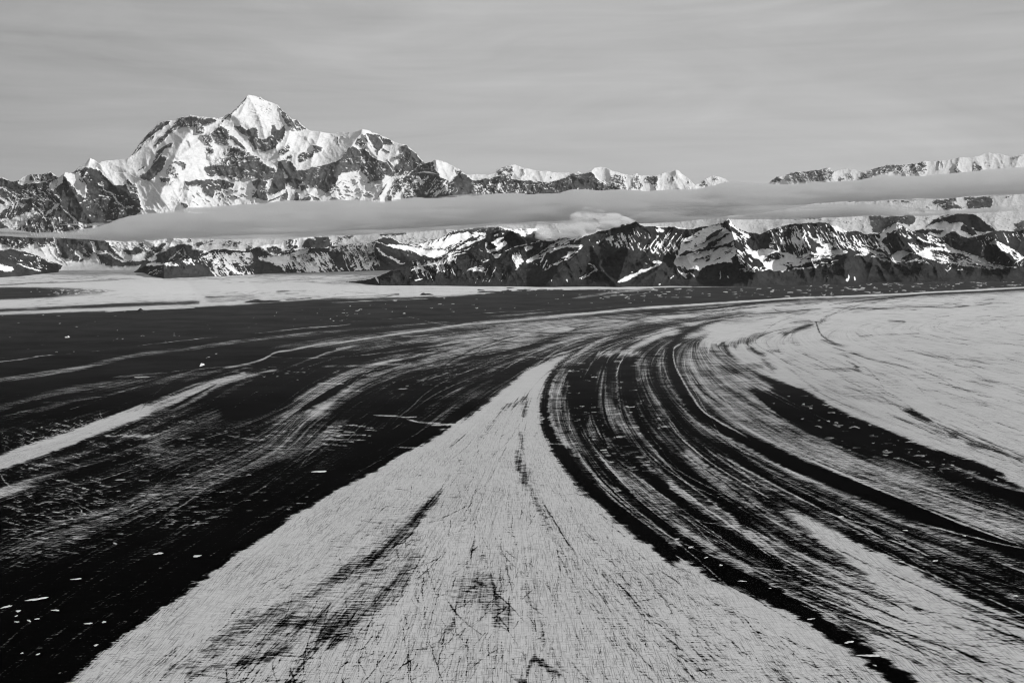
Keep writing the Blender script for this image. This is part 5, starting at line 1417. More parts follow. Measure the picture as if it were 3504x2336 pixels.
p .85 1 2 540 850 600 835 650 845 640 880 580 890
p .75 1 2 570 1010 600 985 650 1020 600 1040
k .85 30 18 3 -1.4 400 1050 600 1000 800 1000 700 1150 450 1100
s .9 4 9 1 1.5 520 1190 620 1195
p .97 1 1.5 165 1390 260 1330 350 1310 400 1290 500 1240 620 1192 560 1240 450 1290 330 1340 220 1390
s .75 2 4 .9 1 190 1200 260 1260 350 1310
s .6 2 3 .9 1 390 1170 500 1230
p .12 1 10 100 1050 400 1080 500 1150 300 1300 150 1280
p .92 1 2 830 960 900 920 1000 870 1100 820 1200 792 1270 796 1290 850 1340 900 1380 960 1360 1010 1390 1100 1320 1150 1340 1190 1230 1185 1180 1200 1090 1220 1000 1275 900 1265 860 1290 730 1205 740 1165 790 1090 810 1010
s .45 8 5 .6 3 1000 880 940 960 880 1060
k .5 40 12 2 .2 850 900 1150 820 1100 1000 850 1100
p .05 1 1.5 1060 960 1090 920 1170 870 1240 845 1240 865 1180 920 1120 940 1080 980
p .05 1 1.5 1030 1050 1100 1000 1200 950 1290 890 1310 905 1240 950 1140 1020 1050 1050
p .05 1 1.5 780 1120 860 1080 940 1075 1100 1040 1200 1020 1320 1000 1320 1030 1200 1040 1080 1070 960 1100 840 1125
s .06 5 3 .9 1.2 850 990 930 970
s .06 5 3 .9 1.2 930 1180 1000 1160 1120 1140
s .06 5 4 .9 1.2 1140 1070 1220 1040
k .06 40 18 3 -.4 850 1000 1350 980 1350 1150 900 1220
k .05 30 20 3 1.3 730 1210 850 1230 900 1290 800 1300
p .05 1 2 1240 790 1300 750 1320 800 1290 840 1250 830
p .9 1 2 1310 760 1380 820 1430 870 1500 900 1530 930 1470 990 1520 1050 1560 1080 1650 1060 1750 1060 1850 1085 1960 1110 2100 1140 2352 1110 2352 1165 2200 1170 2060 1180 1990 1230 1900 1250 1860 1290 1780 1280 1700 1260 1640 1190 1570 1150 1500 1110 1440 1020 1400 970 1340 930 1320 850
p .05 1 2 1320 860 1360 880 1400 920 1480 920 1440 900 1380 860 1330 820
k .06 50 16 3 .8 1330 850 1500 930 1500 1080 1350 980
p .05 1 2 1380 1000 1430 1000 1480 1080 1520 1160 1560 1200 1580 1250 1480 1260 1400 1180 1330 1150 1380 1100
k .9 26 18 3 .9 1330 1030 1480 1060 1560 1240 1400 1200
p .06 1 2 1655 1175 1720 1110 1800 1090 1870 1110 1880 1140 1800 1170 1700 1190
k .85 14 14 2 .4 1680 1120 1880 1110 1850 1160 1700 1180
p .045 1 2 1530 1230 1570 1190 1640 1200 1680 1250 1700 1300 1540 1300
k .08 30 18 3 .3 1800 1200 2352 1120 2352 1160 1900 1260
p .3 1 4 1620 890 1750 840 1900 800 2050 800 2100 870 2000 900 1900 880 1760 900
k .9 60 22 3 2.2 1660 860 2050 810 2100 1000 1800 1000
s .9 5 6 .9 1.5 1990 870 2035 940 2050 1020
s .8 4 4 .9 1.5 2100 880 2050 950
s .8 8 16 .9 3 2100 880 2180 950 2260 1000 2360 1040
s .85 8 18 .9 3 2200 1040 2280 1060 2360 1080
p .6 1 3 1700 1000 1760 980 1760 1050 1720 1050
p .6 1 3 2080 1110 2120 1080 2200 1100 2200 1130 2100 1150
s .9 4 3 .9 1.2 1210 1280 1215 1370
s .8 3 2 .9 1.2 1280 1330 1310 1360
s .8 3 2 .9 1.2 700 1360 740 1330
k .85 16 16 3 .9 730 1200 860 1260 900 1290 790 1310
k .8 26 16 3 -.2 1380 1260 1560 1240 1700 1280 1400 1300
k .85 30 16 3 -.2 1850 1270 2352 1180 2352 1230 1950 1290
s .9 5 4 1 1.2 580 1418 595 1420
p .55 1 4 640 790 720 770 900 760 1240 750 1260 780 1080 820 900 850 830 830
p .97 1 2 720 770 800 775 900 830 920 850 850 840
k .08 40 14 4 .4 650 760 1240 750 1180 800 800 820
p .4 1 4 1400 830 1500 760 1750 760 1760 830 1600 890 1480 880
p .85 1 2 1570 840 1650 780 1720 770 1640 840 1600 880
s .95 10 5 1 2 410 790 440 800 460 815
s .85 3 3 .9 1.2 400 800 560 825 680 830
# right part of the front range
@E
k .9 110 14 3 1.6 50 790 360 800 480 860 860 900 900 1000 450 1000 200 900
k .9 60 14 3 .5 430 980 900 980 950 1060 500 1040
s .85 5 7 .9 1.5 370 860 415 960 430 1050
p .85 1 2 360 805 440 820 500 850 540 880 500 900 400 860
p .85 1 3 -20 1130 100 1110 220 1100 430 1065 540 1088 500 1110 380 1130 260 1160 120 1190 0 1245 -20 1240
p .75 1 2 220 1040 300 1040 400 1080 300 1110 220 1100
k .06 40 16 2.6 -.2 0 1130 500 1080 480 1120 50 1200
p .85 1 3 640 1040 760 1060 900 1100 1000 1150 1100 1195 1060 1210 900 1170 760 1120 600 1130 620 1110 700 1110
k .06 26 16 2.6 .5 640 1050 1000 1130 1050 1200 700 1110
s .9 5 11 .95 1.5 870 920 915 1030 985 1110
s .8 5 8 .9 2 930 920 960 1000 1020 1080
p .9 1 2 860 910 960 835 1040 790 1060 850 1010 880 960 910 900 960
p .45 1 4 1040 800 1120 820 1200 870 1260 920 1380 980 1350 1000 1200 950 1080 900
k .06 60 14 4 .8 880 880 1300 950 1350 1000 1100 1060 930 1000
s .95 3 3 1 1.2 1040 800 1050 850 1020 900
s 1 6 7 1 1.5 1250 930 1310 960 1395 1000
k .85 30 22 4 1 1150 980 1400 1000 1350 1070 1200 1060
p .92 1 3 985 1120 1030 1090 1100 1060 1180 1090 1260 1110 1350 1035 1430 1030 1520 1050 1620 1060 1760 1090 1900 1145 2060 1190 1950 1215 1800 1205 1640 1200 1500 1180 1400 1165 1300 1135 1220 1110 1120 1180 1060 1190
p .13 1 2 1080 1150 1130 1130 1190 1105 1250 1135 1150 1165 1080 1170
p .5 1 6 1440 1060 1600 1090 1750 1120 1800 1170 1600 1180 1450 1150
k .06 70 22 2.4 .35 1400 1060 1700 1080 2050 1190 1700 1190 1420 1160
k .9 60 26 2.4 .25 1400 1180 1900 1190 2250 1235 1900 1240 1500 1200
s .92 3 6 1 1.2 1100 1212 1180 1180 1300 1145
p .045 1 2 1180 1200 1310 1140 1400 1190 1450 1260 1200 1240
k .8 16 14 2 -.5 1150 1190 1300 1150 1400 1210 1250 1210
s .9 3 4 1 1.2 1340 1180 1400 1218
s .8 3 3 .9 1.2 1500 940 1560 1010 1640 1080
p .85 1 2 1500 1000 1560 1010 1640 1080 1580 1070
k .85 40 12 3 .7 1250 880 1500 930 1500 1010 1380 980
k .8 26 12 2 1.8 1800 900 2352 860 2352 900 1850 930
s .85 3 4 .9 1.5 1800 935 1930 905 2000 880
s .5 4 5 .8 2 1910 960 1930 1030 1915 1130
p .95 1 2 1988 1005 2050 952 2110 990 2180 1030 2270 1080 2330 1130 2440 1170 2440 1190 2330 1160 2250 1165 2240 1130 2200 1090 2110 1075 2110 1040 2080 1010
k .06 12 12 3 .8 2060 980 2270 1090 2300 1150 2120 1050
s .5 3 3 .8 1.5 2050 1110 2120 1060
s .9 4 4 .9 1.5 2330 1160 2280 1190 2300 1230
s .8 3 3 .9 1.5 2050 1222 2240 1240
k .7 30 20 2 -1 1500 1230 2352 1200 2352 1260 1550 1300
s .8 3 3 .9 1.2 1540 1260 1580 1300
s .85 3 3 .9 1.2 1670 1265 1730 1262
s 1 3 8 1 1.2 550 1310 552 1350 530 1380
s .9 3 4 1 1.2 610 1340 625 1380
s .5 3 3 .8 1.5 320 1330 340 1355
p .14 1 8 460 1180 560 1180 560 1260 530 1320 480 1260
s .8 4 3 .9 1.2 200 1240 250 1220
s .8 3 3 .9 1.2 80 1252 160 1248
'''
# ridges (positive) and gullies (negative): metres towards the valley, half width in plan units
RIDGE = '''
@A
1500 190 2352 240 2100 320 1880 540 1760 800 1650 1100
300 70 925 725 900 860 880 1000 860 1160
400 80 668 870 640 1060 620 1220
@B
900 150 1620 440 1500 600 1400 750 1350 950
700 120 450 75 560 300 640 600
@C
700 100 270 145 320 320 400 500
380 70 1780 930 1600 1150 1400 1420
380 70 2340 775 2250 1050 2130 1420
@D
500 90 1290 770 1380 1000 1560 1280
500 70 2060 800 2080 960 2160 1110
@E
450 70 1040 790 1080 930 1200 1080
500 80 2060 955 2160 1090
500 100 560 1110 520 1250
@G
600 80 1080 865 1130 960 1200 1080
600 90 1760 800 1800 920 1900 1040
400 70 330 890 300 1000 330 1120
@B
420 60 450 75 350 290 190 390 60 470 -100 590 -250 700
260 40 750 180 830 350 870 440 780 520 700 640
300 50 1620 440 1520 590 1430 690 1380 760 1330 900
300 40 1620 440 1700 640 1780 740 1760 870 1820 960
220 60 1080 450 1020 600 940 700 930 850
300 70 260 600 450 700 620 800 700 900 640 1060
200 30 905 900 850 1010 640 1180
160 25 1130 1010 1080 1080 1000 1160
-300 50 620 660 560 700 760 850
-250 60 1300 600 1200 740 1380 740
-300 60 1500 900 1550 1000 1500 1140
160 30 1860 920 1800 1140
180 40 2030 580 1950 720 1990 880
150 30 250 480 420 640
-160 30 300 420 480 640
@A
260 50 2060 310 1850 540 1700 680 1530 940
220 40 1750 340 1560 540 1330 720
180 50 1100 750 1300 850 1450 900
260 40 925 725 880 850 870 1000 870 1180 800 1400
240 36 668 870 720 1000 850 1250 950 1400
200 36 668 870 560 1050 430 1200 300 1350
240 40 1030 790 1150 980 1300 1080 1440 1220
160 30 620 1170 560 1300 565 1480
140 30 300 890 340 960 300 1060
200 60 1720 800 1640 930 1600 1050
180 60 1950 1000 1900 1200
-240 60 1600 1000 1680 1200
-160 30 850 1050 900 1300
@C
260 46 270 140 290 300 360 400 470 520
180 30 1080 190 1100 300 1150 350
160 30 1740 290 1700 400 1750 460
200 30 2050 230 2080 330 2150 430
160 30 1400 380 1350 480
160 30 1200 350 1180 480
160 30 950 300 900 420 960 480
@D
220 40 765 245 740 340 800 450
180 24 335 280 310 430
160 24 1170 310 1150 400
140 24 560 310 560 440
@E
140 26 330 220 300 330
140 26 900 200 800 320
140 26 1340 155 1300 290
140 22 1690 110 1640 250 
140 22 1860 120 1900 240
140 22 1980 65 2010 200
@F
300 40 240 900 420 960 560 1060
160 30 1000 800 1060 930 1180 1020
160 30 1880 850 1800 940 1700 1000
160 26 2150 890 2050 960 1900 1060
@G
200 30 1090 865 1100 960 1180 1080
200 30 1760 805 1760 900 1880 980
180 30 480 890 500 960 540 1060
160 26 1880 760 1950 860 2100 960
140 26 220 890 200 1000 260 1090
140 26 1400 830 1420 960 1500 1070
@C
260 36 1060 872 1200 1000 1100 1180 1000 1400
260 36 960 870 800 1000 500 1160 200 1260 20 1400
300 40 1780 930 1700 1130 1560 1260 1400 1420
300 40 2330 775 2300 950 2100 1100 1950 1220 2120 1420
-300 36 1600 980 1400 1080 1180 1230 1000 1380
-260 36 1400 960 1250 1100
@D
300 36 350 775 500 900 480 1080 400 1180
340 40 1280 770 1360 960 1400 1130 1560 1280
280 36 1280 860 1050 960 880 1100 700 1180 400 1380
-300 36 720 1150 500 1250 200 1390
260 36 1700 850 1800 980 1750 1060
280 36 2050 800 2060 960 2150 1100
-260 40 1480 1000 1600 1120 1720 1240
260 36 1280 1180 1200 1300
@E
280 36 380 800 420 980 480 1060
300 36 1040 790 1040 930 1100 1060
240 36 1100 800 1250 930 1380 1020
260 36 760 900 830 1000 960 1130
260 36 500 860 600 1000 720 1080
300 40 2050 955 2110 1060 2230 1160
260 40 2100 870 2000 960 1900 1100
-240 36 1500 1000 1650 1100
300 50 1330 1140 1300 1250
300 50 560 1110 500 1220 540 1380
240 40 1600 700 1700 790 1650 900
240 40 1850 700 1900 800
'''
mt_sheet = Layered(SNOW, (-300, 300, 3804, 1010, 1.5), (4, 4, .45), seed=3, thin=6.5)
back_sheet = Layered(SNOW.split('# low hills in the middle')[0], (-300, 300, 3804, 1010, 1.5), (4, 4, .45), seed=3, thin=6.5)

def relief_sheet():
    sh = Sheet(-300, 300, 3804, 1010, 4.0); fr = 'S'
    for line in RIDGE.strip().splitlines():
        q = line.split()
        if not q: continue
        if q[0][0] == '@': fr = q[0][1:]; continue
        amp, wd = float(q[0]), float(q[1]); p, _ = pts(q[2:], fr); c = curve(p)
        bb = sh.box(c, wd * 2.5)
        if bb is None: continue
        i0, i1, j0, j1 = bb
        x = sh.X[None, i0:i1]; y = sh.Y[j0:j1, None]; D = np.full((j1 - j0, i1 - i0), 1e9, np.float32)
        for k in range(len(c) - 1):
            a, b = c[k], c[k + 1]; dx, dy = b[0] - a[0], b[1] - a[1]; L = dx * dx + dy * dy + 1e-6
            t = np.clip(((x - a[0]) * dx + (y - a[1]) * dy) / L, 0, 1)
            D = np.minimum(D, np.hypot(x - a[0] - t * dx, y - a[1] - t * dy))
        v = np.exp(-D / (wd * .62)) if amp > 0 else np.exp(-(D / wd) ** 2)
        sh.T[j0:j1, i0:i1] += amp * v
    return sh
rel_sheet = relief_sheet()

# skylines surveyed left to right: name, foot line, slope, relief scale, rock shade, skyline
MOUNTS = [
 # name, label, foot (x y ...), slope, relief gain, rock albedo (farther ranges paler: haze put into the colour), skyline
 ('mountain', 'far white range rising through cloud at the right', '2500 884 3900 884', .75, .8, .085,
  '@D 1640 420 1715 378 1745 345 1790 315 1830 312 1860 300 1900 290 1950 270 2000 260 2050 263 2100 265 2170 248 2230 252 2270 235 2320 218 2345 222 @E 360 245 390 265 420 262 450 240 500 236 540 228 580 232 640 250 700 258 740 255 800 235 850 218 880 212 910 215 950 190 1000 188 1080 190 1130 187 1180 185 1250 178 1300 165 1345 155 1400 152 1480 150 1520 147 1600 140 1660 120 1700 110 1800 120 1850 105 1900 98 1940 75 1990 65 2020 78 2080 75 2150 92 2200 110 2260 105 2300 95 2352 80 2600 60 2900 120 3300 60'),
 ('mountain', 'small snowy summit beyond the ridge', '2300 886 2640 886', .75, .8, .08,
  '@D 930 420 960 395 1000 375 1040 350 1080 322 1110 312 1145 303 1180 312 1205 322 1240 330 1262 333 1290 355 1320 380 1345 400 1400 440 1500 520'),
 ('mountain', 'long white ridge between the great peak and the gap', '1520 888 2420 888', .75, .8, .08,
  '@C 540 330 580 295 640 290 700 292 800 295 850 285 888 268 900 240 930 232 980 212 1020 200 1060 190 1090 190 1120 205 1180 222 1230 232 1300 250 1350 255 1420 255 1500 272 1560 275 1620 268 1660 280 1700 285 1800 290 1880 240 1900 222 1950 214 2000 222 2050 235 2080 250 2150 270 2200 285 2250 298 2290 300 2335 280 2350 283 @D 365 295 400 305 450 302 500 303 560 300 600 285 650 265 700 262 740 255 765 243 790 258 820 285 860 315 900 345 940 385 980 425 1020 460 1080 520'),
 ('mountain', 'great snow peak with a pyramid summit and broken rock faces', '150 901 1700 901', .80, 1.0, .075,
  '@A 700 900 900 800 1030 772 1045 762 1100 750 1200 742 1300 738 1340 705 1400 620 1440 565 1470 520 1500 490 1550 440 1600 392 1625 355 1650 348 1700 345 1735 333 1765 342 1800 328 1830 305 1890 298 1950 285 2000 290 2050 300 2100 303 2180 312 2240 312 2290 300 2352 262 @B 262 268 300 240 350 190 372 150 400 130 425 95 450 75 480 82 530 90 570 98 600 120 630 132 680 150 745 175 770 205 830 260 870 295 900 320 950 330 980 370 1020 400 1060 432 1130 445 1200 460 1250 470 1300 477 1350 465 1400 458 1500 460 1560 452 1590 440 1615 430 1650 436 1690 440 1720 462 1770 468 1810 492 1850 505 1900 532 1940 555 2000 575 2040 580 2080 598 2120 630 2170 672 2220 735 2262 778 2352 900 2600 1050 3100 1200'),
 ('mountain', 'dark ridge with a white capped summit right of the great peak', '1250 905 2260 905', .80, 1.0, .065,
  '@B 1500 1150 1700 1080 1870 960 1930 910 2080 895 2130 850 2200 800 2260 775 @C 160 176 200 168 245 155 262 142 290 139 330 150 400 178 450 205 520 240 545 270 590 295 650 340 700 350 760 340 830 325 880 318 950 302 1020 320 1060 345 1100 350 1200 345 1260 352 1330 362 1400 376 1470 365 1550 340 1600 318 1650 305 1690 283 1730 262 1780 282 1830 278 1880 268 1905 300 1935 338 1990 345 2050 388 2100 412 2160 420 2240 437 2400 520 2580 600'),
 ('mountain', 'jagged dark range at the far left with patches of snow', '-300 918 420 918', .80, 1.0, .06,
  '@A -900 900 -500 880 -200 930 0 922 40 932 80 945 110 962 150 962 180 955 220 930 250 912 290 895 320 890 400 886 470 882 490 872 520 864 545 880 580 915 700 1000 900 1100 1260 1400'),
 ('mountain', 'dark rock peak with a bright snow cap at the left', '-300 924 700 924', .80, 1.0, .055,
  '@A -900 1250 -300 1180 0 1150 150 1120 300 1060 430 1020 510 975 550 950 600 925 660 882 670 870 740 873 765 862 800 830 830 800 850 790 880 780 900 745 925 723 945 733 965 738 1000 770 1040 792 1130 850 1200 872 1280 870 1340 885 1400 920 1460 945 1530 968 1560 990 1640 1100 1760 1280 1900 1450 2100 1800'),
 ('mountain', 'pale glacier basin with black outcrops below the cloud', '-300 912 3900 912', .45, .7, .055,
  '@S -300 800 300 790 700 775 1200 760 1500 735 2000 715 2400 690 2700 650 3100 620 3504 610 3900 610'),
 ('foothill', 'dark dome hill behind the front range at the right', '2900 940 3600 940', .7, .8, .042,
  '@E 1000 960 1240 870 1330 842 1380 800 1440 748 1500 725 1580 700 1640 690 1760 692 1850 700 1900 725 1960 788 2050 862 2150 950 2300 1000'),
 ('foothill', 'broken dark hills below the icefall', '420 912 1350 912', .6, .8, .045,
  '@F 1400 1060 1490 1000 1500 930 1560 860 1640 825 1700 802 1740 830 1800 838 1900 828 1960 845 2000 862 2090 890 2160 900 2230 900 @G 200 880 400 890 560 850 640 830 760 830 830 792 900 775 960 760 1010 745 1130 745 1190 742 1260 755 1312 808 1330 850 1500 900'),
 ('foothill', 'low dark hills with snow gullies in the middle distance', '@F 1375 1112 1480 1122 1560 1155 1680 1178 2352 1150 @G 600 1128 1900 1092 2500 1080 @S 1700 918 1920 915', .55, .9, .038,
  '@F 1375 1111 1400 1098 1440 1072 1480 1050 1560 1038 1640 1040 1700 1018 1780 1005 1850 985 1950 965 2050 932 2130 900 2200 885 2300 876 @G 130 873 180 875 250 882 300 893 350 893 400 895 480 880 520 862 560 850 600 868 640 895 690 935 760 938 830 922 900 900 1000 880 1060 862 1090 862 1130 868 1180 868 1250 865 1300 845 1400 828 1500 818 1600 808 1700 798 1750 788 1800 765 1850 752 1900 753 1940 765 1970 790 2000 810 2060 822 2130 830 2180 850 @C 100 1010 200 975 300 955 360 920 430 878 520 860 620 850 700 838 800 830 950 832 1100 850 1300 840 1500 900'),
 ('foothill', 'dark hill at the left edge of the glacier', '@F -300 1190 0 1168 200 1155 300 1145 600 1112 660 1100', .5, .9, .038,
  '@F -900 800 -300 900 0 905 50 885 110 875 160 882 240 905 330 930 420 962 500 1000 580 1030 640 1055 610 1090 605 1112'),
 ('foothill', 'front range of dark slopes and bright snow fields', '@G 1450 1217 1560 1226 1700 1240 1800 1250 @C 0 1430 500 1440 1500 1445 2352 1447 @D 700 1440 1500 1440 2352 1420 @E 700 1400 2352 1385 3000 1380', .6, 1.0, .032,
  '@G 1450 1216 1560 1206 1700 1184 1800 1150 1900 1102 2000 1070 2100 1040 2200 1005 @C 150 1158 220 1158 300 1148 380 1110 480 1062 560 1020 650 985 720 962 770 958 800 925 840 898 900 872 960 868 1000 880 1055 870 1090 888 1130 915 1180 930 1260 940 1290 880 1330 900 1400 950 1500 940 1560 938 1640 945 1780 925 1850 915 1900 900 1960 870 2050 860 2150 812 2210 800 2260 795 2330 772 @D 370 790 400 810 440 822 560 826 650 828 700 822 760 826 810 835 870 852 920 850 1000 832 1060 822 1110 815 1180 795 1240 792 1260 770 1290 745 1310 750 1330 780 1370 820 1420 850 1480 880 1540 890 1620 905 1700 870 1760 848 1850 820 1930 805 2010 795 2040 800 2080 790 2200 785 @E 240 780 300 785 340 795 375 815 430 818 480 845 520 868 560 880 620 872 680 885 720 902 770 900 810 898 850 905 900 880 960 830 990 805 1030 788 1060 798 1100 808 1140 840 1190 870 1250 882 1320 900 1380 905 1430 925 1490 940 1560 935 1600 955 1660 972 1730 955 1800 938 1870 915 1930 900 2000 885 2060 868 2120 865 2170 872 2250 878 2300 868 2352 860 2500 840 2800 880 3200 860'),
]

def make_rock_mat(name, rock, snow_alb):
    mt = bpy.data.materials.new(name); mt.use_nodes = True; t = NT(mt.node_tree); t.n.clear()
    pos = t.node('ShaderNodeNewGeometry').outputs['Position']
    T = t.attr('snow')
    a = t.noise(t.mul(pos, (1 / 160., 1 / 260., 1 / 110.)), 1.0, 5, .62, .5)
    b = t.noise(t.mul(pos, (1 / 50., 1 / 90., 1 / 38.)), 1.0, 3, .6, .2, seed=6)
    c = lambda n, k: t.m('MULTIPLY', t.m('SUBTRACT', n, .5), k)
    n = t.m('ADD', c(a, 2.0), c(b, 1.6))
    mid = t.m('MULTIPLY', t.m('MULTIPLY', T, t.m('SUBTRACT', 1.0, T)), 4.0)
    v = t.m('ADD', T, t.m('MULTIPLY', n, t.mix(mid, .32, .9)))
    cov = t.step(v, .34, .64)
    big = t.noise(t.mul(pos, (1 / 700., 1 / 1100., 1 / 420.)), 1.0, 3, .6, .8, seed=31)
    rk = t.m('MULTIPLY', t.m('ADD', t.m('ADD', 1.0, c(a, 1.6)), c(big, 1.8), clamp=False), rock)
    sn = t.m('MULTIPLY', t.m('ADD', t.m('ADD', 1.0, c(b, .3)), c(a, .45)), snow_alb)
    alb = t.mix(cov, rk, sn)
    rgb = t.node('ShaderNodeCombineColor', {0: alb, 1: alb, 2: alb}).outputs[0]
    bs = t.node('ShaderNodeBsdfPrincipled', {'Base Color': rgb, 'Roughness': .9, 'Specular IOR Level': 0.0})
    bp = t.node('ShaderNodeBump', {'Height': t.m('ADD', a, t.m('MULTIPLY', b, .4)), 'Strength': .5, 'Distance': 60.0})
    t.l.new(bp.outputs[0], bs.inputs['Normal'])
    o = t.node('ShaderNodeOutputMaterial'); t.l.new(bs.outputs[0], o.inputs[0])
    return mt

def build_mount(i, spec):
    name, label, foot, slope, gain, rock, sky_ = spec
    def line(s):
        tk = s.split(); p, _ = pts(tk, 'S'); return p
    f, k = line(foot), line(sky_)
    x0, x1 = max(k[0, 0], f[0, 0], -300), min(k[-1, 0], f[-1, 0], 3904)
    step = 2.0
    cols = np.arange(x0, x1, step)
    ys = np.interp(cols, k[:, 0], k[:, 1]); yf = np.interp(cols, f[:, 0], f[:, 1])
    # skylines are never smooth: small crags
    ys = ys + 5.0 * (fbm(cols / 14., cols * 0 + i * 3.3, 4, 40 + i) - .5) + 2.0 * (vnoise(cols / 3.2, cols * 0 + i, 80 + i) - .5)
    ys = np.minimum(ys, yf - .3)
    n = int(max((yf - ys).max() / step, 12))
    v = np.linspace(0, 1, n)[:, None]
    yb = yf + 14
    SX = np.broadcast_to(cols, (n, len(cols))).copy(); SY = yb + (ys - yb) * v
    rx, rz = ray(SX, SY)
    Y0 = CAM_H * FOC / (yf - HZ)
    Yd = (Y0 * slope + CAM_H) / (slope - rz)
    px = Yd / FOC                                            # metres per plan unit
    # relief: traced ridges plus fractal spurs that run down the slope, everything in metres
    W = 18 * (fbm(SX / 90, SY / 70, 3, 11 + i) - .5)
    A = ridged((SX + W + .35 * SY) / 120., SY / 240., 2, 20 + i) * 44
    B = ridged((SX + W * .6 - .45 * SY) / 46., SY / 72., 3, 30 + i) * 20
    Cn = ridged((SX - W * .5 + .3 * SY) / 17., SY / 24., 3, 50 + i) * 8
    D = (fbm(SX / 7., SY / 6., 2, 60 + i) - .5) * 3.2
    wx = 15 * (fbm(SX / 20., SY / 16., 4, 90, .65) - .5); wy = 12 * (fbm(SX / 18., SY / 15., 4, 95, .65) - .5)
    T = (back_sheet if ('basin' in label or 'dome' in label or 'broken' in label) else mt_sheet).sample(SX + wx, SY + wy, SX + wx * .5, SY + wy * .5)
    calm = 1 - .6 * np.clip((T - .5) * 2, 0, 1)             # snow lies smoother than rock
    rel = ((A + B) * (calm * .5 + .5) + (Cn + D) * calm) * px * gain * (1.7 if name == 'foothill' else 1.35) + rel_sheet.sample(SX, SY) * gain * 1.4
    rel = (rel - np.quantile(rel, .9, axis=0).mean()) * .8       # mostly pushed back into the range
    lo_z = np.clip((yf + 14 - SY) / 40., .25, 1)
    Yd = Yd - np.minimum(rel, 0) * lo_z - np.maximum(rel, 0) * np.clip((yf - SY) / 50., 0, 1)
    X, Y, Z = rx * Yd, Yd, CAM_H + rz * Yd
    # the far side of the mountain
    bx, by, bz, bt = [], [], [], []
    for q, d in enumerate((60, 200, 600, 1500, 3500, 7000)):
        s = 1 + d / Y[-1]
        bx.append(X[-1] * s); by.append(Y[-1] + d); bz.append(np.maximum(Z[-1] - d * (.9 + .02 * q) - 5, -60)); bt.append(T[-1])
    foot_row = (X[:1], Y[:1], Z[:1] - 60)
    X = np.vstack([foot_row[0], X, bx]); Y = np.vstack([foot_row[1], Y, by]); Z = np.vstack([foot_row[2], Z, bz]); T = np.vstack([T[:1], T, bt])
    sa = .44 if 'basin' in label else .52 if 'far white' in label else .74 if name == 'foothill' else .61  # basin snow greyed: its distance and shadow are put into the albedo
    mat = make_rock_mat('snow_and_rock', rock, sa)
    return grid_mesh(name, X, Y, Z, dict(snow=T), mat, label=label)
for _i, _s in enumerate(MOUNTS): build_mount(_i, _s)
# ------------------------------------------------------------------ clouds
def cloud_mat(name, dens, col=.74, aniso=.2):
    mt = bpy.data.materials.new(name); mt.use_nodes = True; t = NT(mt.node_tree); t.n.clear()
    pos = t.node('ShaderNodeNewGeometry').outputs['Position']
    nz = t.noise(t.mul(pos, (1 / 1500., 1 / 1500., 1 / 150.)), 1.0, 4, .6, .8)
    d = t.step(nz, .34, .62, .04, 1.9)
    v = t.node('ShaderNodeVolumePrincipled', {'Color': (col, col, col, 1), 'Density': t.m('MULTIPLY', d, dens), 'Anisotropy': aniso})
    o = t.node('ShaderNodeOutputMaterial'); t.l.new(v.outputs[0], o.inputs['Volume'])
    return mt

def bank(name, label, top, bot, dist, depth, dens, seed, rough=4.0, lean=0.0, group=None):
    """a long flat cloud bank with a lens-shaped section, surveyed by its upper and lower rims"""
    def line(s): p, _ = pts(s.split(), 'S'); return p
    a, b = line(top), line(bot)
    x0, x1 = max(a[0, 0], b[0, 0]), min(a[-1, 0], b[-1, 0])
    cols = np.linspace(x0, x1, int((x1 - x0) / 5))
    yt = np.interp(cols, a[:, 0], a[:, 1]) + rough * (fbm(cols / 70., cols * 0 + seed, 6, seed, .62) - .5) * 1.8
    yb = np.interp(cols, b[:, 0], b[:, 1]) + rough * (fbm(cols / 90., cols * 0 + seed + 9, 3, seed + 1) - .5) * 1.4
    u = np.clip(np.minimum(cols - x0, x1 - cols) / 60., 0.02, 1) ** .5
    ym, h = (yt + yb) / 2, np.maximum(yb - yt, 2) / 2 * u
    n = 36; th = np.linspace(0, 2 * np.pi, n, endpoint=False)[:, None]
    prof = np.cos(th)
    SY = ym - h * prof
    near = np.sin(th)
    bump = 1 + .2 * (fbm(cols / 70. + 0 * th, (np.cos(th) * 3.0 + 3.3 * (near > 0)) + 0 * cols, 4, seed + 3) - .5) * 2
    Yd = dist - depth * near * bump * np.clip(h / 40., .25, 1) + lean * np.cos(th)
    rx, rz = ray(np.broadcast_to(cols, SY.shape), SY)
    X, Y, Z = rx * Yd, Yd, CAM_H + rz * Yd
    N, M = X.shape
    vs = np.stack([X, Y, Z], -1).reshape(-1, 3); fs = []
    for i in range(N):
        k = (i + 1) % N
        for j in range(M - 1): fs.append((i * M + j, k * M + j, k * M + j + 1, i * M + j + 1))
    fs.append([i * M for i in range(N)][::-1]); fs.append([i * M + M - 1 for i in range(N)])
    me = bpy.data.meshes.new(name); me.from_pydata(vs.tolist(), [], fs); me.update()
    for p in me.polygons: p.use_smooth = True
    me.materials.append(cloud_mat('cloud_vapour', dens))
    o = bpy.data.objects.new(name, me); sc.collection.objects.link(o)
    o['label'] = label; o['category'] = 'cloud'
    if group: o['group'] = group
    return o

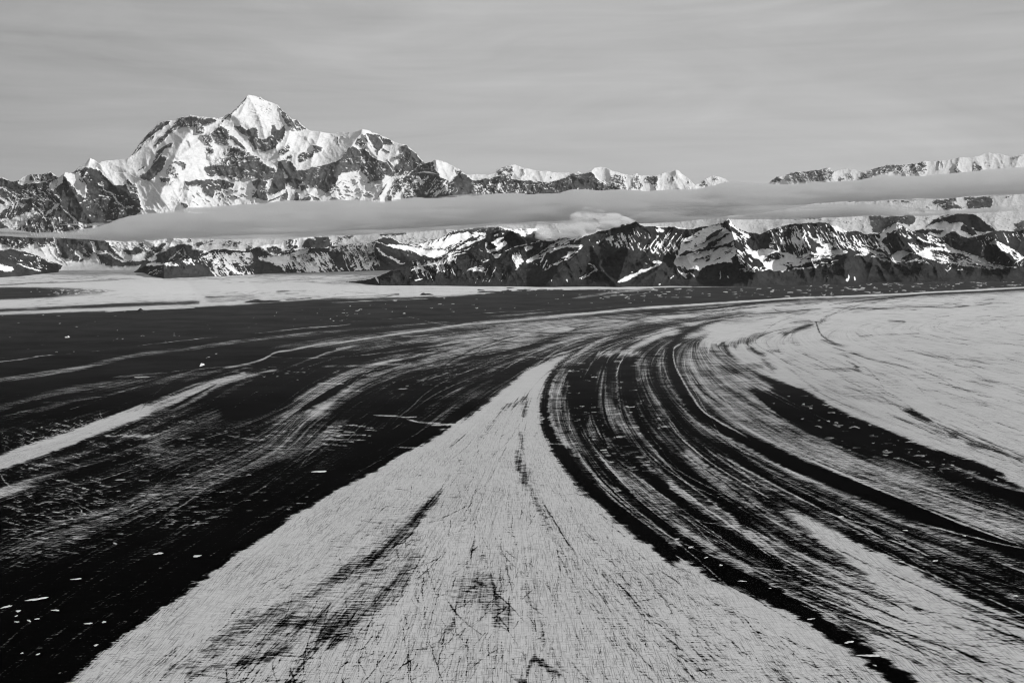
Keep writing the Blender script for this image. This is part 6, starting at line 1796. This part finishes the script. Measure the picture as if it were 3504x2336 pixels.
bank('cloud_bank', 'long flat grey cloud bank lying across the whole mountain front',
     '-420 790 0 783 20 780 50 790 110 795 187 793 260 786 300 780 337 773 400 753 440 742 473 735 520 730 567 727 633 713 700 705 780 703 833 700 907 697 950 688 977 685 1040 688 1100 687 1167 680 1267 687 1320 684 1367 680 1400 678 1533 673 1633 667 1700 664 1753 660 1800 664 1850 662 1900 662 1950 652 2000 647 2060 649 2100 647 2160 652 2210 656 2260 648 2330 645 2400 643 2460 630 2510 622 2570 624 2627 626 2680 628 2720 626 2780 624 2847 622 2937 616 2980 606 3020 597 3080 600 3153 602 3220 595 3287 589 3353 583 3430 576 3504 569 3950 540',
     '-420 803 0 808 133 814 267 818 353 824 440 826 520 824 583 818 650 817 784 819 867 816 1000 810 1100 810 1167 808 1233 803 1367 796 1450 792 1550 784 1633 779 1717 768 1800 766 1900 766 1980 768 2060 768 2127 766 2200 764 2300 758 2460 745 2600 730 2720 712 2800 698 2870 691 2987 688 3060 684 3153 681 3300 675 3504 666 3950 650',
     22800, 2600, .0014, 5, 7.0)
bank('cloud_strip', 'paler strip of cloud hanging just under the grey bank at the right',
     '2080 757 2150 740 2210 722 2300 712 2400 708 2500 706 2700 700 2850 695 2950 694 3050 700 3140 712 3200 718 3300 717 3400 708 3504 700 3900 690',
     '2080 764 2150 768 2277 762 2400 753 2460 750 2600 750 2720 750 2860 746 2970 740 3100 738 3160 742 3250 732 3350 728 3504 718 3900 710',
     20500, 900, .0022, 15, 5.0)
bank('cloud_strip', 'pale lower fringe of cloud under the left half of the grey bank',
     '640 812 760 806 1000 797 1300 786 1500 776 1700 762 1900 757 2000 752', '640 815 760 820 900 820 1167 810 1300 802 1500 791 1700 774 1900 768 2000 760', 20200, 900, .0016, 45, 5.0)
bank('cloud_strip', 'thin wisp of cloud crossing the foot of the left peak',
     '205 768 240 763 280 763 320 766 380 762 430 752', '205 771 240 772 280 774 320 776 380 772 430 760', 22400, 500, .002, 25, 2.0)
bank('cloud_strip', 'tiny wisp of cloud clinging below the white capped summit',
     '1425 592 1450 583 1475 586 1500 594', '1425 595 1450 592 1475 596 1500 598', 33000, 500, .002, 27, 2.0)
bank('cloud_strip', 'small torn cloud resting above the right foothills',
     '2620 757 2660 752 2720 745 2790 752 2850 754 2900 756', '2620 762 2660 768 2720 766 2790 764 2850 760 2900 758', 19800, 500, .002, 31, 3.0)

rs_c = np.random.RandomState(77)
def rim(rows):
    p, _ = pts(rows.split(), 'S'); return lambda x: float(np.interp(x, p[:, 0], p[:, 1]))
up = rim('0 783 187 793 400 753 567 727 700 705 907 697 1167 682 1400 680 1633 668 1900 662 2100 649 2400 645 2627 627 2847 622 3020 598 3200 596 3353 584 3504 570')
lo = rim('0 806 267 818 520 824 867 816 1167 808 1367 797 1633 779 1900 766 2127 764 2300 758 2460 746 2720 712 2987 689 3300 676 3504 668')
for q in range(26):
    x = rs_c.uniform(60, 3440); top = q % 2 == 0
    y = (up(x) - rs_c.uniform(-3, 3)) if top else (lo(x) + rs_c.uniform(-3, 4))
    L = rs_c.uniform(60, 230); h = rs_c.uniform(3, 8)
    f = up if top else lo; y2, y3 = y + f(x + L / 2) - f(x), y + f(x + L) - f(x)
    bank('cloud_shred', 'thin torn shred of mist along the rim of the grey cloud bank',
         '%.0f %.1f %.0f %.1f %.0f %.1f' % (x, y, x + L / 2, y2 - h, x + L, y3), '%.0f %.1f %.0f %.1f %.0f %.1f' % (x, y + 2, x + L / 2, y2 + h * .7, x + L, y3 + 2),
         21200, 420, .0014, 100 + q, 6.0, group='shreds of mist along the cloud bank')

def puff(name, label, blobs, dist, dens, seed):
    import bmesh
    bm = bmesh.new(); rs = np.random.RandomState(seed)
    for sx, sy, rx_, ry_, dd in blobs:
        r_, z_ = ray(sx, sy); Yd = dist + dd; c = np.array([r_ * Yd, Yd, CAM_H + z_ * Yd]); k = Yd / FOC
        g = bmesh.ops.create_icosphere(bm, subdivisions=4, radius=1.0)
        for v in g['verts']:
            p = np.array(v.co)
            q = p * 2.1 + rs.rand() * 0 + sx * .01
            nn = float(fbm(np.array([q[0] + q[2] * .7]), np.array([q[1] + q[2] * 1.3]), 4, seed)[0])
            s = .55 + 1.05 * nn
            v.co = Vector((c[0] + p[0] * rx_ * k * s, c[1] + p[1] * rx_ * k * s, c[2] + p[2] * ry_ * k * s))
    me = bpy.data.meshes.new(name); bm.to_mesh(me); bm.free()
    for p in me.polygons: p.use_smooth = True
    me.materials.append(cloud_mat('puff_vapour', dens, .95))
    o = bpy.data.objects.new(name, me); sc.collection.objects.link(o); o['label'] = label; o['category'] = 'cloud'
    return o
puff('cloud_puff', 'bright puff of cloud spilling over the middle foothills',
     [(1990, 770, 52, 28, 0), (2020, 742, 30, 22, 60), (1955, 788, 44, 20, -60), (2065, 764, 56, 20, 100), (2115, 756, 46, 14, 200), (1975, 742, 26, 16, 40), (2045, 728, 26, 12, 60), (2090, 742, 34, 12, 150), (1930, 772, 26, 16, 0),
      (2010, 728, 30, 18, 100), (1860, 800, 30, 20, -100), (1885, 806, 34, 18, -60), (1925, 795, 34, 18, 0)], 16700, .007, 3)
sc.cycles.volume_bounces = 3

# ------------------------------------------------------------------ the air between: even pale haze in one closed box
def haze_box():
    me = bpy.data.meshes.new('haze')
    x, y0, y1, z0, z1 = 70000., -9000., 90000., -90., 9000.
    vs = [(-x, y0, z0), (x, y0, z0), (x, y1, z0), (-x, y1, z0), (-x, y0, z1), (x, y0, z1), (x, y1, z1), (-x, y1, z1)]
    me.from_pydata(vs, [], [(0, 3, 2, 1), (4, 5, 6, 7), (0, 1, 5, 4), (1, 2, 6, 5), (2, 3, 7, 6), (3, 0, 4, 7)])
    mt = bpy.data.materials.new('haze'); mt.use_nodes = True; t = NT(mt.node_tree); t.n.clear()
    v = t.node('ShaderNodeVolumePrincipled', {'Color': (.9, .9, .9, 1), 'Density': HAZE, 'Anisotropy': 0.0})
    o = t.node('ShaderNodeOutputMaterial'); t.l.new(v.outputs[0], o.inputs['Volume'])
    me.materials.append(mt)
    o = bpy.data.objects.new('haze', me); sc.collection.objects.link(o); o['kind'] = 'stuff'
    o['label'] = 'thin even haze in the air over the glacier and mountains'
HAZE = 1.2e-6
haze_box()
